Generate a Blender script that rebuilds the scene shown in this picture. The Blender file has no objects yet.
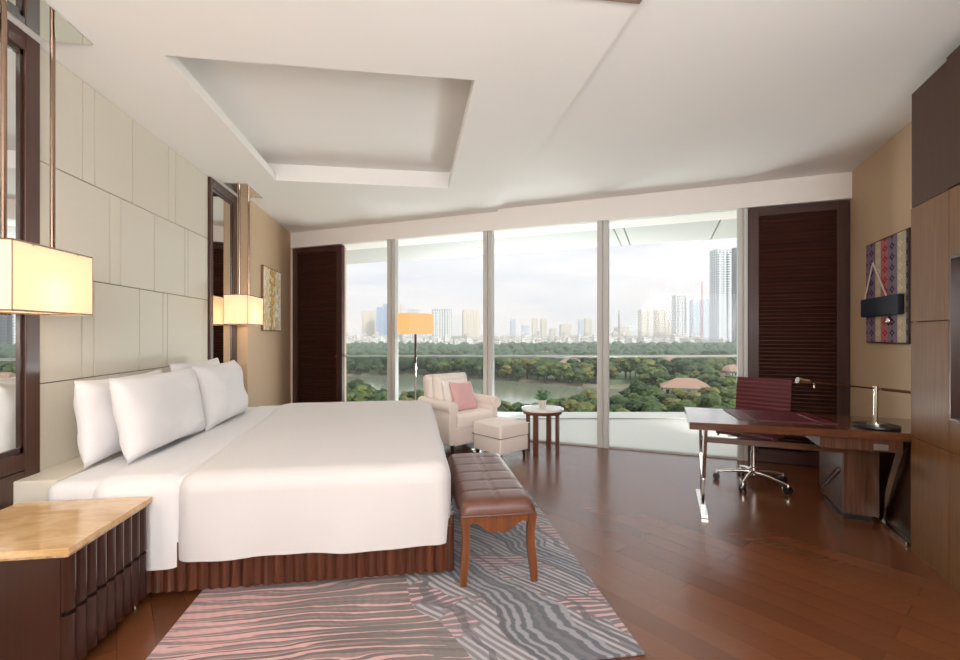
import bpy, bmesh, math, random
from mathutils import Vector, Matrix, noise as mnoise
PI = math.pi
C = bpy.context.scene.collection
sc = bpy.context.scene
YAW = math.radians(8.29)
F2 = (math.sin(YAW), math.cos(YAW)); R2 = (math.cos(YAW), -math.sin(YAW))
H = 3.03; EYE = 1.4
FILL1, FILL2, HAZE, PB = 135, 62, .0004, 1.6

def at(u, Z, z=0.0):
    """world point seen in column u at depth Z, height z"""
    k = (u-480)/460.0
    return Vector((Z*(F2[0]+R2[0]*k), Z*(F2[1]+R2[1]*k), z))

# ------------------------------------------------------------ materials
def new_mat(name):
    m = bpy.data.materials.new(name); m.use_nodes = True
    nt = m.node_tree; b = nt.nodes['Principled BSDF']
    return m, nt, b
def node(nt, t, **kw):
    n = nt.nodes.new(t)
    for k, v in kw.items(): setattr(n, k, v)
    return n
def lin(c):
    return tuple(((x/255.0)/12.92 if x/255.0 <= .04045 else ((x/255.0+.055)/1.055)**2.4) for x in c)+(1,)
def coords(nt, scale=(1,1,1), rot=(0,0,0), kind='Object'):
    tc = node(nt, 'ShaderNodeTexCoord'); mp = node(nt, 'ShaderNodeMapping')
    mp.inputs['Scale'].default_value = scale; mp.inputs['Rotation'].default_value = rot
    nt.links.new(tc.outputs[kind], mp.inputs['Vector']); return mp.outputs['Vector']
def mix(nt, fac, a, b, mode='MIX'):
    m = node(nt, 'ShaderNodeMix', data_type='RGBA', blend_type=mode)
    for i, x in ((0, fac), (6, a), (7, b)):
        if isinstance(x, (int, float)): m.inputs[i].default_value = x
        elif isinstance(x, tuple): m.inputs[i].default_value = x
        else: nt.links.new(x, m.inputs[i])
    return m.outputs[2]
def math_(nt, op, a, b=0.0, c=0.0, clamp=False):
    m = node(nt, 'ShaderNodeMath', operation=op); m.use_clamp = clamp
    for i, x in enumerate((a, b, c)):
        if isinstance(x, (int, float)): m.inputs[i].default_value = x
        else: nt.links.new(x, m.inputs[i])
    return m.outputs[0]
def ramp(nt, fac, stops, interp='LINEAR'):
    r = node(nt, 'ShaderNodeValToRGB'); r.color_ramp.interpolation = interp
    e = r.color_ramp.elements
    e[0].position, e[0].color = stops[0]; e[1].position, e[1].color = stops[-1]
    for p, c in stops[1:-1]:
        x = e.new(p); x.color = c
    nt.links.new(fac, r.inputs[0]); return r.outputs[0]
def noise_tex(nt, vec, scale, detail=3, rough=.5, dist=0.0):
    n = node(nt, 'ShaderNodeTexNoise'); n.inputs['Scale'].default_value = scale
    n.inputs['Detail'].default_value = detail; n.inputs['Roughness'].default_value = rough
    n.inputs['Distortion'].default_value = dist
    nt.links.new(vec, n.inputs['Vector']); return n.outputs['Fac']
def bump(nt, b, h, strength=.2, dist=.01):
    n = node(nt, 'ShaderNodeBump'); n.inputs['Strength'].default_value = strength
    n.inputs['Distance'].default_value = dist
    nt.links.new(h, n.inputs['Height']); nt.links.new(n.outputs[0], b.inputs['Normal'])

def plain(name, col, rough=.5, metal=0.0, nscale=0, namt=.08, bstr=0, coat=0, sheen=0):
    m, nt, b = new_mat(name); c = lin(col)
    b.inputs['Roughness'].default_value = rough; b.inputs['Metallic'].default_value = metal
    b.inputs['Coat Weight'].default_value = coat; b.inputs['Sheen Weight'].default_value = sheen
    if nscale:
        f = noise_tex(nt, coords(nt), nscale)
        d = tuple(x*(1-namt) for x in c[:3])+(1,); e = tuple(min(1, x*(1+namt)) for x in c[:3])+(1,)
        nt.links.new(mix(nt, f, d, e), b.inputs['Base Color'])
        if bstr: bump(nt, b, f, bstr)
    else: b.inputs['Base Color'].default_value = c
    return m
def wood(name, c1, c2, axis=2, rough=.3, fine=30.0, coat=.3, contrast=1.0):
    m, nt, b = new_mat(name)
    s = [fine]*3; s[axis] = fine*.035
    v = coords(nt, tuple(s))
    f = noise_tex(nt, v, 1.6, 4, .65, .6)
    s2 = [3.0]*3; s2[axis] = .5
    f2 = noise_tex(nt, coords(nt, tuple(s2)), 1.0, 2)
    g = ramp(nt, f, [(.5-.16/contrast, lin(c1)), (.5+.16/contrast, lin(c2))])
    col = mix(nt, math_(nt, 'MULTIPLY', f2, .35), g, lin(c1))
    nt.links.new(col, b.inputs['Base Color'])
    b.inputs['Roughness'].default_value = rough; b.inputs['Coat Weight'].default_value = coat
    b.inputs['Coat Roughness'].default_value = .15
    bump(nt, b, f, .05, .002)
    return m

M = {}
M['ceiling'] = plain('ceiling_paint', (238, 235, 232), .9, nscale=2, namt=.012)
M['header'] = plain('header_paint', (236, 231, 227), .9, nscale=2, namt=.012)
M['beige'] = plain('beige_wallpaper', (196, 168, 138), .7, nscale=60, namt=.05, bstr=.03)
M['back'] = plain('rear_wall_paint', (205, 195, 182), .8, nscale=3, namt=.03)
M['panel'] = plain('cream_leather_panel', (212, 206, 192), .55, nscale=40, namt=.02, bstr=.02)
M['seam'] = plain('panel_seam_bronze', (96, 74, 50), .5, nscale=20)
M['dark'] = wood('dark_walnut', (36, 17, 12), (62, 31, 21), 2, .35, 24)
M['shutter'] = wood('shutter_mahogany', (52, 24, 18), (78, 40, 30), 0, .5, 20, .05)
M['shutter_v'] = wood('shutter_frame_mahogany', (50, 22, 17), (74, 36, 27), 2, .5, 20, .05)
M['flute'] = wood('fluted_walnut', (64, 32, 20), (104, 56, 34), 2, .35, 24)
M['night'] = wood('nightstand_walnut', (50, 27, 20), (64, 36, 28), 2, .28, 26, .4, .6)
M['frame'] = wood('mirror_frame_wood', (58, 30, 21), (84, 46, 32), 2, .35, 26)
M['bench'] = wood('bench_cherry', (96, 50, 22), (134, 76, 36), 2, .3, 22, .5)
M['desk'] = wood('desk_zebrano', (70, 38, 24), (112, 66, 42), 0, .16, 36, .8)
M['desk_v'] = wood('pedestal_zebrano', (62, 36, 24), (98, 62, 42), 2, .25, 36, .5)
M['cab'] = wood('cabinet_zebrano', (106, 68, 34), (130, 90, 50), 2, .4, 40, .15, .8)
for k_ in ('cab',): M[k_].node_tree.nodes['Principled BSDF'].inputs['Specular IOR Level'].default_value = .15
M['cab_dark'] = wood('cabinet_brown', (62, 34, 14), (78, 46, 22), 2, .7, 40, .0, .8)
M['table'] = wood('side_table_wood', (84, 48, 32), (124, 76, 50), 2, .35, 26)
M['chrome'] = plain('polished_chrome', (220, 216, 210), .08, 1.0)
M['bronze'] = plain('brushed_bronze', (160, 135, 118), .25, 1.0, 30)
M['steel'] = plain('brushed_steel', (170, 166, 160), .3, 1.0, 30)
M['mirror'] = plain('mirror_glass', (235, 238, 236), .01, 1.0)
M['alu'] = plain('window_aluminium', (190, 188, 184), .45, .0, 10, .02)
M['black'] = plain('black_plastic', (16, 15, 16), .4, nscale=10)
M['screen'] = plain('television_screen', (20, 22, 24), .06, nscale=1, coat=1)
M['linen'] = plain('white_bed_linen', (218, 216, 218), .8, nscale=5, namt=.01, bstr=.12, sheen=.2)
M['duvet'] = plain('white_duvet_cotton', (210, 206, 206), .8, nscale=4, namt=.01, bstr=.18, sheen=.2)
M['sofa'] = plain('cream_upholstery', (242, 230, 222), .85, nscale=120, namt=.04, bstr=.1, sheen=.3)
M['pipe'] = plain('brown_piping', (120, 96, 82), .8, nscale=20)
M['pink'] = plain('pink_velvet', (226, 176, 178), .8, nscale=9, namt=.12, bstr=.1, sheen=.5)
M['whitecush'] = plain('white_cushion_fabric', (244, 240, 236), .85, nscale=80, namt=.04, bstr=.1)
M['burg'] = plain('burgundy_leather', (84, 22, 32), .38, nscale=60, namt=.06, bstr=.04)
M['leather'] = plain('brown_bench_leather', (100, 62, 50), .42, nscale=14, namt=.16, bstr=.05, coat=.1)
M['stone'] = plain('white_stone_top', (232, 230, 226), .15, nscale=8, namt=.03)
M['pot'] = plain('white_ceramic', (228, 220, 214), .3, nscale=12, namt=.02)
M['leaf'] = plain('houseplant_leaf', (104, 146, 108), .5, nscale=30, namt=.25)
M['white_ext'] = plain('white_balcony_stone', (220, 217, 213), .6, nscale=18, namt=.02)
M['navy'] = plain('navy_fabric', (26, 32, 46), .7, nscale=60, namt=.1, bstr=.1)
M['ribbon'] = plain('white_ribbon', (222, 208, 200), .7, nscale=30)
M['paper'] = plain('white_paper', (235, 232, 228), .7, nscale=20, namt=.01)

def marble():
    m, nt, b = new_mat('honey_marble')
    v = coords(nt, (1.2, 3.2, 3))
    f = noise_tex(nt, v, 2.6, 6, .65, 1.2)
    g = noise_tex(nt, v, 11, 5, .7, .6)
    c = ramp(nt, f, [(.3, lin((196, 154, 104))), (.5, lin((216, 180, 132))), (.7, lin((228, 200, 160)))])
    c = mix(nt, math_(nt, 'MULTIPLY', g, .4), c, lin((186, 140, 90)))
    nt.links.new(c, b.inputs['Base Color']); b.inputs['Roughness'].default_value = .12
    b.inputs['Coat Weight'].default_value = .4
    return m
M['marble'] = marble()
def marble_edge():
    m, nt, b = new_mat('rough_marble_edge')
    f = noise_tex(nt, coords(nt), 45, 4, .7)
    nt.links.new(ramp(nt, f, [(.35, lin((150, 118, 76))), (.65, lin((205, 176, 134)))]), b.inputs['Base Color'])
    b.inputs['Roughness'].default_value = .5; bump(nt, b, f, .4, .005); return m
M['marble_edge'] = marble_edge()
def floor_mat():
    m, nt, b = new_mat('oiled_wood_floor')
    v = coords(nt, (1, 1, 1), (0, 0, math.radians(60)))
    br = node(nt, 'ShaderNodeTexBrick'); br.offset = .37; br.squash = 1
    nt.links.new(v, br.inputs['Vector'])
    br.inputs['Color1'].default_value = lin((122, 72, 43)); br.inputs['Color2'].default_value = lin((104, 60, 35))
    br.inputs['Mortar'].default_value = lin((84, 52, 38)); br.inputs['Scale'].default_value = 1
    br.inputs['Brick Width'].default_value = 1.3; br.inputs['Row Height'].default_value = .14
    br.inputs['Mortar Size'].default_value = .0014; br.inputs['Bias'].default_value = 0
    g = noise_tex(nt, coords(nt, (2.2, 30, 1), (0, 0, math.radians(60))), 1.5, 5, .6, .4)
    c = mix(nt, math_(nt, 'MULTIPLY', g, .5), br.outputs['Color'], lin((92, 54, 32)))
    nt.links.new(c, b.inputs['Base Color'])
    b.inputs['Roughness'].default_value = .27; b.inputs['Coat Weight'].default_value = .25
    b.inputs['Coat Roughness'].default_value = .16
    bump(nt, b, g, .03, .002); return m
M['floor'] = floor_mat()
def rug_mat():
    m, nt, b = new_mat('wave_pattern_rug')
    vec = coords(nt)
    sep = node(nt, 'ShaderNodeSeparateXYZ'); nt.links.new(vec, sep.inputs[0])
    X, Y = sep.outputs[0], sep.outputs[1]          # rug local: x 0..2.13, y 0..2.2 (away)
    def M2(op, a, b=0.0, c=0.0): return math_(nt, op, a, b, c)
    n1 = noise_tex(nt, coords(nt, (1.0, 1.6, 1)), 1.0, 2, .4)
    n2 = noise_tex(nt, coords(nt, (1.1, 5, 1)), 1.2, 3, .55)
    n3 = noise_tex(nt, coords(nt, (1.6, 22, 1)), 1.0, 3, .6)
    n4 = noise_tex(nt, coords(nt, (1.3, 1.8, 1)), 1.4, 2, .5)
    def step(f, lo, hi): return ramp(nt, f, [(lo, (0, 0, 0, 1)), (hi, (1, 1, 1, 1))])
    # nearly straight lines across the left half
    ph = M2('ADD', Y, M2('ADD', M2('MULTIPLY', n1, .30), M2('MULTIPLY', n2, .10)))
    s = M2('ADD', M2('SINE', M2('MULTIPLY', ph, 190.0)), M2('MULTIPLY', M2('SUBTRACT', n3, .5), 4.0))
    pm = M2('ADD', M2('MULTIPLY', X, -1.25), M2('MULTIPLY', n4, 3.1))
    pink = mix(nt, n2, lin((206, 152, 148)), lin((236, 192, 190)))
    tn = noise_tex(nt, coords(nt, (.8, .8, 1)), 1.5, 2)
    taupe = mix(nt, step(tn, .4, .6), lin((100, 91, 88)), lin((128, 120, 118)))
    c = mix(nt, step(M2('ADD', s, pm), .55, .75), taupe, pink)
    thin = step(M2('ADD', M2('SINE', M2('MULTIPLY', ph, 96.0)), M2('MULTIPLY', n3, .6)), .93, 1.0)
    c = mix(nt, M2('MULTIPLY', thin, .7), c, lin((96, 90, 92)))
    # river of blue grey lines sweeping from the far left to the near right
    D = M2('ADD', M2('MULTIPLY', X, .86), M2('MULTIPLY', Y, .52))
    D = M2('ADD', D, M2('ADD', M2('MULTIPLY', n1, .55), M2('MULTIPLY', n2, .10)))
    s2 = M2('ADD', M2('SINE', M2('MULTIPLY', D, 150.0)), M2('MULTIPLY', M2('SUBTRACT', n3, .5), 2.5))
    right = step(D, .0, .01)
    zone = M2('ADD', M2('MULTIPLY', X, .75), M2('MULTIPLY', Y, .42))
    zone = M2('ADD', zone, M2('MULTIPLY', n1, .35))
    rz = step(zone, .5, .505)
    zs = ramp(nt, M2('SUBTRACT', zone, 1.27), [(0, (0, 0, 0, 1)), (.004, (1, 1, 1, 1))])
    n5 = noise_tex(nt, coords(nt, (2.2, 2.6, 1)), 1.6, 2, .5)
    bandf = M2('SINE', M2('MULTIPLY', D, 10.5))
    bands = step(M2('ADD', M2('MULTIPLY', bandf, .5), .5), .60, .63)
    ln2 = step(M2('ADD', M2('MULTIPLY', s2, .5), .5), .3, .75)
    river = mix(nt, ln2, lin((92, 96, 106)), lin((158, 158, 168)))
    s3 = M2('SINE', M2('MULTIPLY', M2('ADD', M2('MULTIPLY', X, 1.0), M2('ADD', M2('MULTIPLY', Y, .85), M2('MULTIPLY', n1, .25))), 135.0))
    s3 = M2('ADD', s3, M2('MULTIPLY', M2('SUBTRACT', n2, .5), 2.0))
    stroke = step(M2('ADD', M2('MULTIPLY', s3, .5), .5), .45, .6)
    taupe2 = mix(nt, step(tn, .4, .6), lin((112, 105, 105)), lin((136, 131, 134)))
    feather = mix(nt, M2('MULTIPLY', stroke, step(n5, .46, .49)), taupe2, lin((184, 182, 192)))
    s4 = M2('ADD', M2('SINE', M2('MULTIPLY', ph, 170.0)), M2('MULTIPLY', M2('SUBTRACT', n3, .5), 3.0))
    fp = mix(nt, M2('MULTIPLY', step(s4, .3, .45), step(M2('SUBTRACT', 1.0, n5), .53, .56)), feather, lin((214, 172, 180)))
    edge_ = M2('MULTIPLY', step(M2('ADD', M2('SINE', M2('MULTIPLY', D, 42.0)), M2('MULTIPLY', n2, .3)), .92, 1.0), .7)
    rc = mix(nt, edge_, mix(nt, bands, fp, river), lin((84, 84, 92)))
    c = mix(nt, zs, c, rc)
    fz = noise_tex(nt, vec, 260, 2)
    c = mix(nt, math_(nt, 'MULTIPLY', fz, .3), c, lin((90, 84, 84)))
    nt.links.new(c, b.inputs['Base Color']); b.inputs['Roughness'].default_value = .85
    b.inputs['Sheen Weight'].default_value = .3
    bump(nt, b, math_(nt, 'ADD', s2, fz), .25, .003); return m
M['rug'] = rug_mat()

def shade_mat(name, strength, col=(255, 220, 160), trans=True):
    m = bpy.data.materials.new(name); m.use_nodes = True; nt = m.node_tree; nt.nodes.clear()
    o = node(nt, 'ShaderNodeOutputMaterial'); em = node(nt, 'ShaderNodeEmission'); em.inputs[1].default_value = strength
    f = noise_tex(nt, coords(nt, (60, 60, 60)), 2, 2)
    c = mix(nt, f, tuple(x*.94 for x in lin(col)[:3])+(1,), lin(col)); nt.links.new(c, em.inputs[0])
    d = node(nt, 'ShaderNodeBsdfDiffuse'); d.inputs[0].default_value = lin((238, 226, 204))
    t = node(nt, 'ShaderNodeBsdfTranslucent'); t.inputs[0].default_value = lin(col)
    m1 = node(nt, 'ShaderNodeMixShader'); m1.inputs[0].default_value = .5 if trans else 0
    nt.links.new(d.outputs[0], m1.inputs[1]); nt.links.new(t.outputs[0], m1.inputs[2])
    ad = node(nt, 'ShaderNodeAddShader'); nt.links.new(m1.outputs[0], ad.inputs[0]); nt.links.new(em.outputs[0], ad.inputs[1])
    nt.links.new(ad.outputs[0], o.inputs[0]); return m
M['shade'] = shade_mat('lit_fabric_lampshade', .15, (255, 234, 204))
M['shade2'] = shade_mat('lit_amber_lampshade', .26, (236, 186, 112))
M['glow'] = shade_mat('downlight_glow', 3.0, (255, 226, 180), False)

def glass_mat(name, tint=(246, 250, 250)):
    m = bpy.data.materials.new(name); m.use_nodes = True; nt = m.node_tree; nt.nodes.clear()
    o = node(nt, 'ShaderNodeOutputMaterial'); mx = node(nt, 'ShaderNodeMixShader')
    t = node(nt, 'ShaderNodeBsdfTransparent'); g = node(nt, 'ShaderNodeBsdfGlossy'); g.inputs['Roughness'].default_value = .01
    fr = node(nt, 'ShaderNodeFresnel'); fr.inputs['IOR'].default_value = 1.15
    t.inputs['Color'].default_value = lin(tint)
    nt.links.new(fr.outputs[0], mx.inputs[0]); nt.links.new(t.outputs[0], mx.inputs[1]); nt.links.new(g.outputs[0], mx.inputs[2])
    nt.links.new(mx.outputs[0], o.inputs[0]); return m
M['glass'] = glass_mat('window_glass')

def textile_mat():
    m, nt, b = new_mat('woven_ikat_stripes')       # local y along the wall 0..0.8, z 0..0.91
    vec = coords(nt); sep = node(nt, 'ShaderNodeSeparateXYZ'); nt.links.new(vec, sep.inputs[0])
    t = math_(nt, 'DIVIDE', sep.outputs[1], .8)
    pur, cre, red, dk = lin((66, 24, 80)), lin((208, 190, 156)), lin((168, 14, 40)), lin((36, 18, 52))
    c = ramp(nt, t, [(0, pur), (.26, cre), (.4, red), (.56, pur), (.62, dk), (.68, pur), (.78, cre), (.96, dk), (.99, dk)], 'CONSTANT')
    a = math_(nt, 'ABSOLUTE', math_(nt, 'SINE', math_(nt, 'MULTIPLY', sep.outputs[1], PI/.0667*.5)))
    d = math_(nt, 'ABSOLUTE', math_(nt, 'SINE', math_(nt, 'MULTIPLY', sep.outputs[2], PI/.09)))
    k = math_(nt, 'ADD', a, d)
    mot = ramp(nt, k, [(.0, (1, 1, 1, 1)), (.42, (0, 0, 0, 1)), (.9, (0, 0, 0, 1)), (1.0, (1, 1, 1, 1))], 'CONSTANT')
    vo = node(nt, 'ShaderNodeTexVoronoi', distance='MANHATTAN'); vo.inputs['Scale'].default_value = 24
    vo.inputs['Randomness'].default_value = .25; nt.links.new(vec, vo.inputs['Vector'])
    sp = math_(nt, 'LESS_THAN', vo.outputs['Distance'], .2)
    lum = math_(nt, 'GREATER_THAN', node_bw(nt, c), .3)
    ink = mix(nt, lum, lin((206, 186, 190)), lin((60, 40, 74)))
    c = mix(nt, math_(nt, 'MULTIPLY', mot, .25), c, ink)
    c = mix(nt, math_(nt, 'MULTIPLY', sp, .5), c, ink)
    nt.links.new(c, b.inputs['Base Color']); b.inputs['Roughness'].default_value = .8; return m
def node_bw(nt, c):
    n = node(nt, 'ShaderNodeRGBToBW'); nt.links.new(c, n.inputs[0]); return n.outputs[0]
M['textile'] = textile_mat()
def gold_mat():
    m, nt, b = new_mat('gold_flower_canvas')
    v = coords(nt, (1, 1, 1)); n1 = noise_tex(nt, v, 5.5, 4, .6, 1.5)
    sep = node(nt, 'ShaderNodeSeparateXYZ'); nt.links.new(v, sep.inputs[0])
    cx = math_(nt, 'ABSOLUTE', math_(nt, 'SUBTRACT', math_(nt, 'ADD', sep.outputs[1], math_(nt, 'MULTIPLY', n1, .3)), .5))
    f = math_(nt, 'ADD', math_(nt, 'MULTIPLY', cx, .6), math_(nt, 'MULTIPLY', n1, .75))
    c = ramp(nt, f, [(.25, lin((120, 84, 40))), (.33, lin((222, 176, 78))), (.40, lin((150, 112, 60))), (.45, lin((236, 224, 196))), (.52, lin((206, 168, 90))), (.58, lin((234, 228, 216)))])
    nt.links.new(c, b.inputs['Base Color']); b.inputs['Roughness'].default_value = .5; return m
M['gold'] = gold_mat()

def leafy(name, c1, c2, c3):
    m, nt, b = new_mat(name)
    f = noise_tex(nt, coords(nt), .9, 5, .75)
    g = noise_tex(nt, coords(nt, kind='Object'), 3.5, 3, .7)
    oi = node(nt, 'ShaderNodeObjectInfo')
    c = ramp(nt, f, [(.34, lin(c1)), (.5, lin(c2)), (.66, lin(c3))])
    c = mix(nt, math_(nt, 'MULTIPLY', oi.outputs['Random'], .35), c, lin(c1))
    nt.links.new(c, b.inputs['Base Color']); b.inputs['Roughness'].default_value = .8
    bump(nt, b, g, 1.0, .6); return m
M['tree1'] = leafy('dark_tree_leaves', (22, 36, 18), (52, 70, 32), (92, 104, 48))
M['tree2'] = leafy('green_tree_leaves', (32, 46, 20), (74, 88, 36), (124, 126, 58))
M['tree3'] = leafy('yellow_tree_leaves', (66, 68, 34), (108, 102, 50), (140, 128, 72))
M['treefar'] = leafy('hazed_tree_leaves', (62, 80, 62), (86, 104, 80), (112, 126, 98))  # distance haze put into the leaf colour, paler and bluer
M['bark'] = plain('tree_bark', (92, 76, 60), .9, nscale=4)
def ground_mat():
    m, nt, b = new_mat('park_ground')
    f = noise_tex(nt, coords(nt), .02, 6, .7)
    nt.links.new(ramp(nt, f, [(.35, lin((70, 88, 54))), (.55, lin((104, 112, 78))), (.7, lin((150, 140, 116)))]), b.inputs['Base Color'])
    b.inputs['Roughness'].default_value = .9; return m
M['ground'] = ground_mat()
M['water'] = plain('lake_water', (132, 132, 112), .12, nscale=.05, namt=.1)
M['bank'] = plain('lake_bank', (122, 104, 84), .9, nscale=.2)
M['roof'] = plain('terracotta_roof', (158, 122, 104), .8, nscale=1.2, namt=.12)
M['villa'] = plain('villa_wall', (216, 208, 194), .8, nscale=1)
def facade(name, wall, win, fh=3.4, fw=4.0, fr=.5, wr=.55):
    m, nt, b = new_mat(name)
    vec = coords(nt); sep = node(nt, 'ShaderNodeSeparateXYZ'); nt.links.new(vec, sep.inputs[0])
    zz = math_(nt, 'FRACT', math_(nt, 'DIVIDE', sep.outputs[2], fh))
    hh = math_(nt, 'FRACT', math_(nt, 'DIVIDE', math_(nt, 'ADD', sep.outputs[0], sep.outputs[1]), fw))
    w = math_(nt, 'MULTIPLY', math_(nt, 'LESS_THAN', zz, fr), math_(nt, 'LESS_THAN', hh, wr))
    nt.links.new(mix(nt, w, lin(wall), lin(win)), b.inputs['Base Color'])
    b.inputs['Roughness'].default_value = .6; return m
M['fac_cream'] = facade('cream_tower_facade', (250, 232, 208), (170, 156, 150), 7, 8, .5, .5)
M['fac_white'] = facade('white_tower_facade', (246, 242, 238), (128, 134, 146), 9, 7.5, .8, .5)
M['fac_blue'] = facade('blue_tower_facade', (176, 190, 214), (146, 164, 200), 8, 14)
M['fac_grey'] = facade('grey_tower_facade', (236, 236, 238), (104, 114, 132), 4.6, 7, .62, .6)
M['fac_dark'] = facade('dark_tower_facade', (74, 80, 92), (50, 56, 70), 5, 8)
M['fac_pale'] = facade('hazed_tower_facade', (214, 220, 232), (190, 202, 220), 6, 12)  # haze of the far towers put into a pale bluish facade colour
M['house'] = facade('town_house_wall', (244, 238, 230), (150, 146, 146), 3.3, 3.1, .5, .5)
M['houseroof'] = plain('town_house_roof', (178, 166, 160), .8, nscale=.05, namt=.2)

# ------------------------------------------------------------ mesh helper
class MB:
    def __init__(s): s.bm = bmesh.new()
    def _merge(s, b):
        me = bpy.data.meshes.new('t'); b.to_mesh(me); b.free(); s.bm.from_mesh(me); bpy.data.meshes.remove(me)
    def box(s, x0, x1, y0, y1, z0, z1, bev=0, seg=2, mtx=None):
        b = bmesh.new(); bmesh.ops.create_cube(b, size=1)
        for v in b.verts:
            v.co = Vector(((x0+x1)/2+v.co.x*(x1-x0), (y0+y1)/2+v.co.y*(y1-y0), (z0+z1)/2+v.co.z*(z1-z0)))
        if bev: bmesh.ops.bevel(b, geom=b.edges[:], offset=bev, segments=seg, profile=.5, affect='EDGES')
        if mtx is not None: bmesh.ops.transform(b, matrix=mtx, verts=b.verts)
        s._merge(b); return s
    def tube(s, pts, r, seg=12, r1=None):
        pts = [Vector(p) for p in pts]; n = len(pts); rings = []
        for i, p in enumerate(pts):
            d = (pts[min(i+1, n-1)]-pts[max(i-1, 0)]).normalized()
            a = d.cross(Vector((0, 0, 1)));  a = d.cross(Vector((1, 0, 0))) if a.length < .05 else a
            a.normalize(); c = d.cross(a).normalized()
            rr = r if r1 is None else r+(r1-r)*i/max(1, n-1)
            rings.append([s.bm.verts.new(p+(a*math.cos(t)+c*math.sin(t))*rr) for t in [2*PI*k/seg for k in range(seg)]])
        for i in range(n-1):
            for k in range(seg):
                s.bm.faces.new((rings[i][k], rings[i][(k+1) % seg], rings[i+1][(k+1) % seg], rings[i+1][k]))
        s.bm.faces.new(rings[0][::-1]); s.bm.faces.new(rings[-1]); return s
    def lathe(s, prof, c=(0, 0, 0), seg=32):
        rings = []
        for r, z in prof:
            rings.append([s.bm.verts.new((c[0]+r*math.cos(2*PI*k/seg), c[1]+r*math.sin(2*PI*k/seg), c[2]+z)) for k in range(seg)])
        for i in range(len(rings)-1):
            for k in range(seg):
                s.bm.faces.new((rings[i][k], rings[i][(k+1) % seg], rings[i+1][(k+1) % seg], rings[i+1][k]))
        s.bm.faces.new(rings[0][::-1]); s.bm.faces.new(rings[-1]); return s
    def prism(s, pts, z0, z1, bev=0):
        b = bmesh.new(); vs = [b.verts.new((p[0], p[1], z0)) for p in pts]; f = b.faces.new(vs)
        r = bmesh.ops.extrude_face_region(b, geom=[f])
        for v in r['geom']:
            if isinstance(v, bmesh.types.BMVert): v.co.z = z1
        if bev: bmesh.ops.bevel(b, geom=b.edges[:], offset=bev, segments=2, profile=.5, affect='EDGES')
        s._merge(b); return s
    def hull(s, pts):
        """convex solid of points"""
        b = bmesh.new()
        for p in pts: b.verts.new(p)
        bmesh.ops.convex_hull(b, input=b.verts); s._merge(b); return s
    def quad(s, *pts):
        s.bm.faces.new([s.bm.verts.new(p) for p in pts]); return s
    def blob(s, c, r, sub=2, amp=.2, fr=1.5, seed=0, sq=1.0):
        b = bmesh.new(); bmesh.ops.create_icosphere(b, subdivisions=sub, radius=1)
        for v in b.verts:
            k = 1+amp*mnoise.noise(v.co*fr+Vector((seed*3.1, seed*1.7, seed)))
            if amp > .3: k += amp*.5*mnoise.noise(v.co*fr*3+Vector((seed, 0, seed*2.)))+(amp*.5*mnoise.noise(v.co*fr*7+Vector((0, seed, 0))) if sub > 2 else 0)
            v.co = Vector((c[0]+v.co.x*k*r, c[1]+v.co.y*k*r, c[2]+v.co.z*k*r*sq))
        s._merge(b); return s
    def fn(s, f):
        for v in s.bm.verts: v.co = Vector(f(v.co))
        return s
    def build(s, name, mat, parent=None, loc=(0, 0, 0), rz=0, smooth=False, rot=None):
        bmesh.ops.recalc_face_normals(s.bm, faces=s.bm.faces)
        me = bpy.data.meshes.new(name); s.bm.to_mesh(me); s.bm.free()
        for m in (mat if isinstance(mat, (list, tuple)) else [mat]): me.materials.append(m)
        if smooth:
            for p in me.polygons: p.use_smooth = True
            try: me.set_sharp_from_angle(angle=math.radians(smooth if smooth > 1 else 40))
            except Exception: pass
        o = bpy.data.objects.new(name, me); C.objects.link(o)
        o.location = loc; o.rotation_euler = rot if rot else (0, 0, rz)
        if parent: o.parent = parent
        return o
def tag(o, label=None, cat=None, group=None, kind=None):
    if label: o['label'] = label
    if cat: o['category'] = cat
    if group: o['group'] = group
    if kind: o['kind'] = kind
    return o
def thing(name, label, cat, loc=(0, 0, 0), rz=0, group=None):
    o = bpy.data.objects.new(name, None); C.objects.link(o); o.location = loc; o.rotation_euler = (0, 0, rz)
    o.empty_display_size = .1
    return tag(o, label, cat, group)
def struct(o, label=None, cat=None): return tag(o, label, cat, None, 'structure')
def copy_tree(o, parent=None):
    c = o.copy(); C.objects.link(c)
    if parent: c.parent = parent
    for ch in list(o.children): copy_tree(ch, c)
    return c
def cushion(w, d, t, p=4, nx=24, ny=20, dent=0.0, wob=0.0, seed=0, crown=1.0):
    """pillow lying in xy, centred, thickness t"""
    mb = MB(); vt = {}; 
    def pt(i, j, sgn):
        a = -1+2*i/nx; b = -1+2*j/ny
        e = max(0, 1-abs(a)**p)*max(0, 1-abs(b)**p)
        th = t/2*(e**.5)*crown
        x = a*w/2*(1-dent*(1-b*b)*abs(a)**3); y = b*d/2*(1-dent*(1-a*a)*abs(b)**3)
        k = wob*mnoise.noise(Vector((a*2.2+seed, b*2.2, sgn*.7+seed)))
        return (x, y+k*.3, sgn*(th+k*min(1, e*3)))
    for sgn in (1, -1):
        for i in range(nx+1):
            for j in range(ny+1):
                edge = i in (0, nx) or j in (0, ny)
                key = (i, j, 0 if edge else sgn)
                if key not in vt: vt[key] = mb.bm.verts.new(pt(i, j, sgn))
        for i in range(nx):
            for j in range(ny):
                ks = [(i, j), (i+1, j), (i+1, j+1), (i, j+1)]
                vs = [vt[(a, b, 0 if (a in (0, nx) or b in (0, ny)) else sgn)] for a, b in ks]
                try: mb.bm.faces.new(vs if sgn > 0 else vs[::-1])
                except ValueError: pass
    return mb

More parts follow.
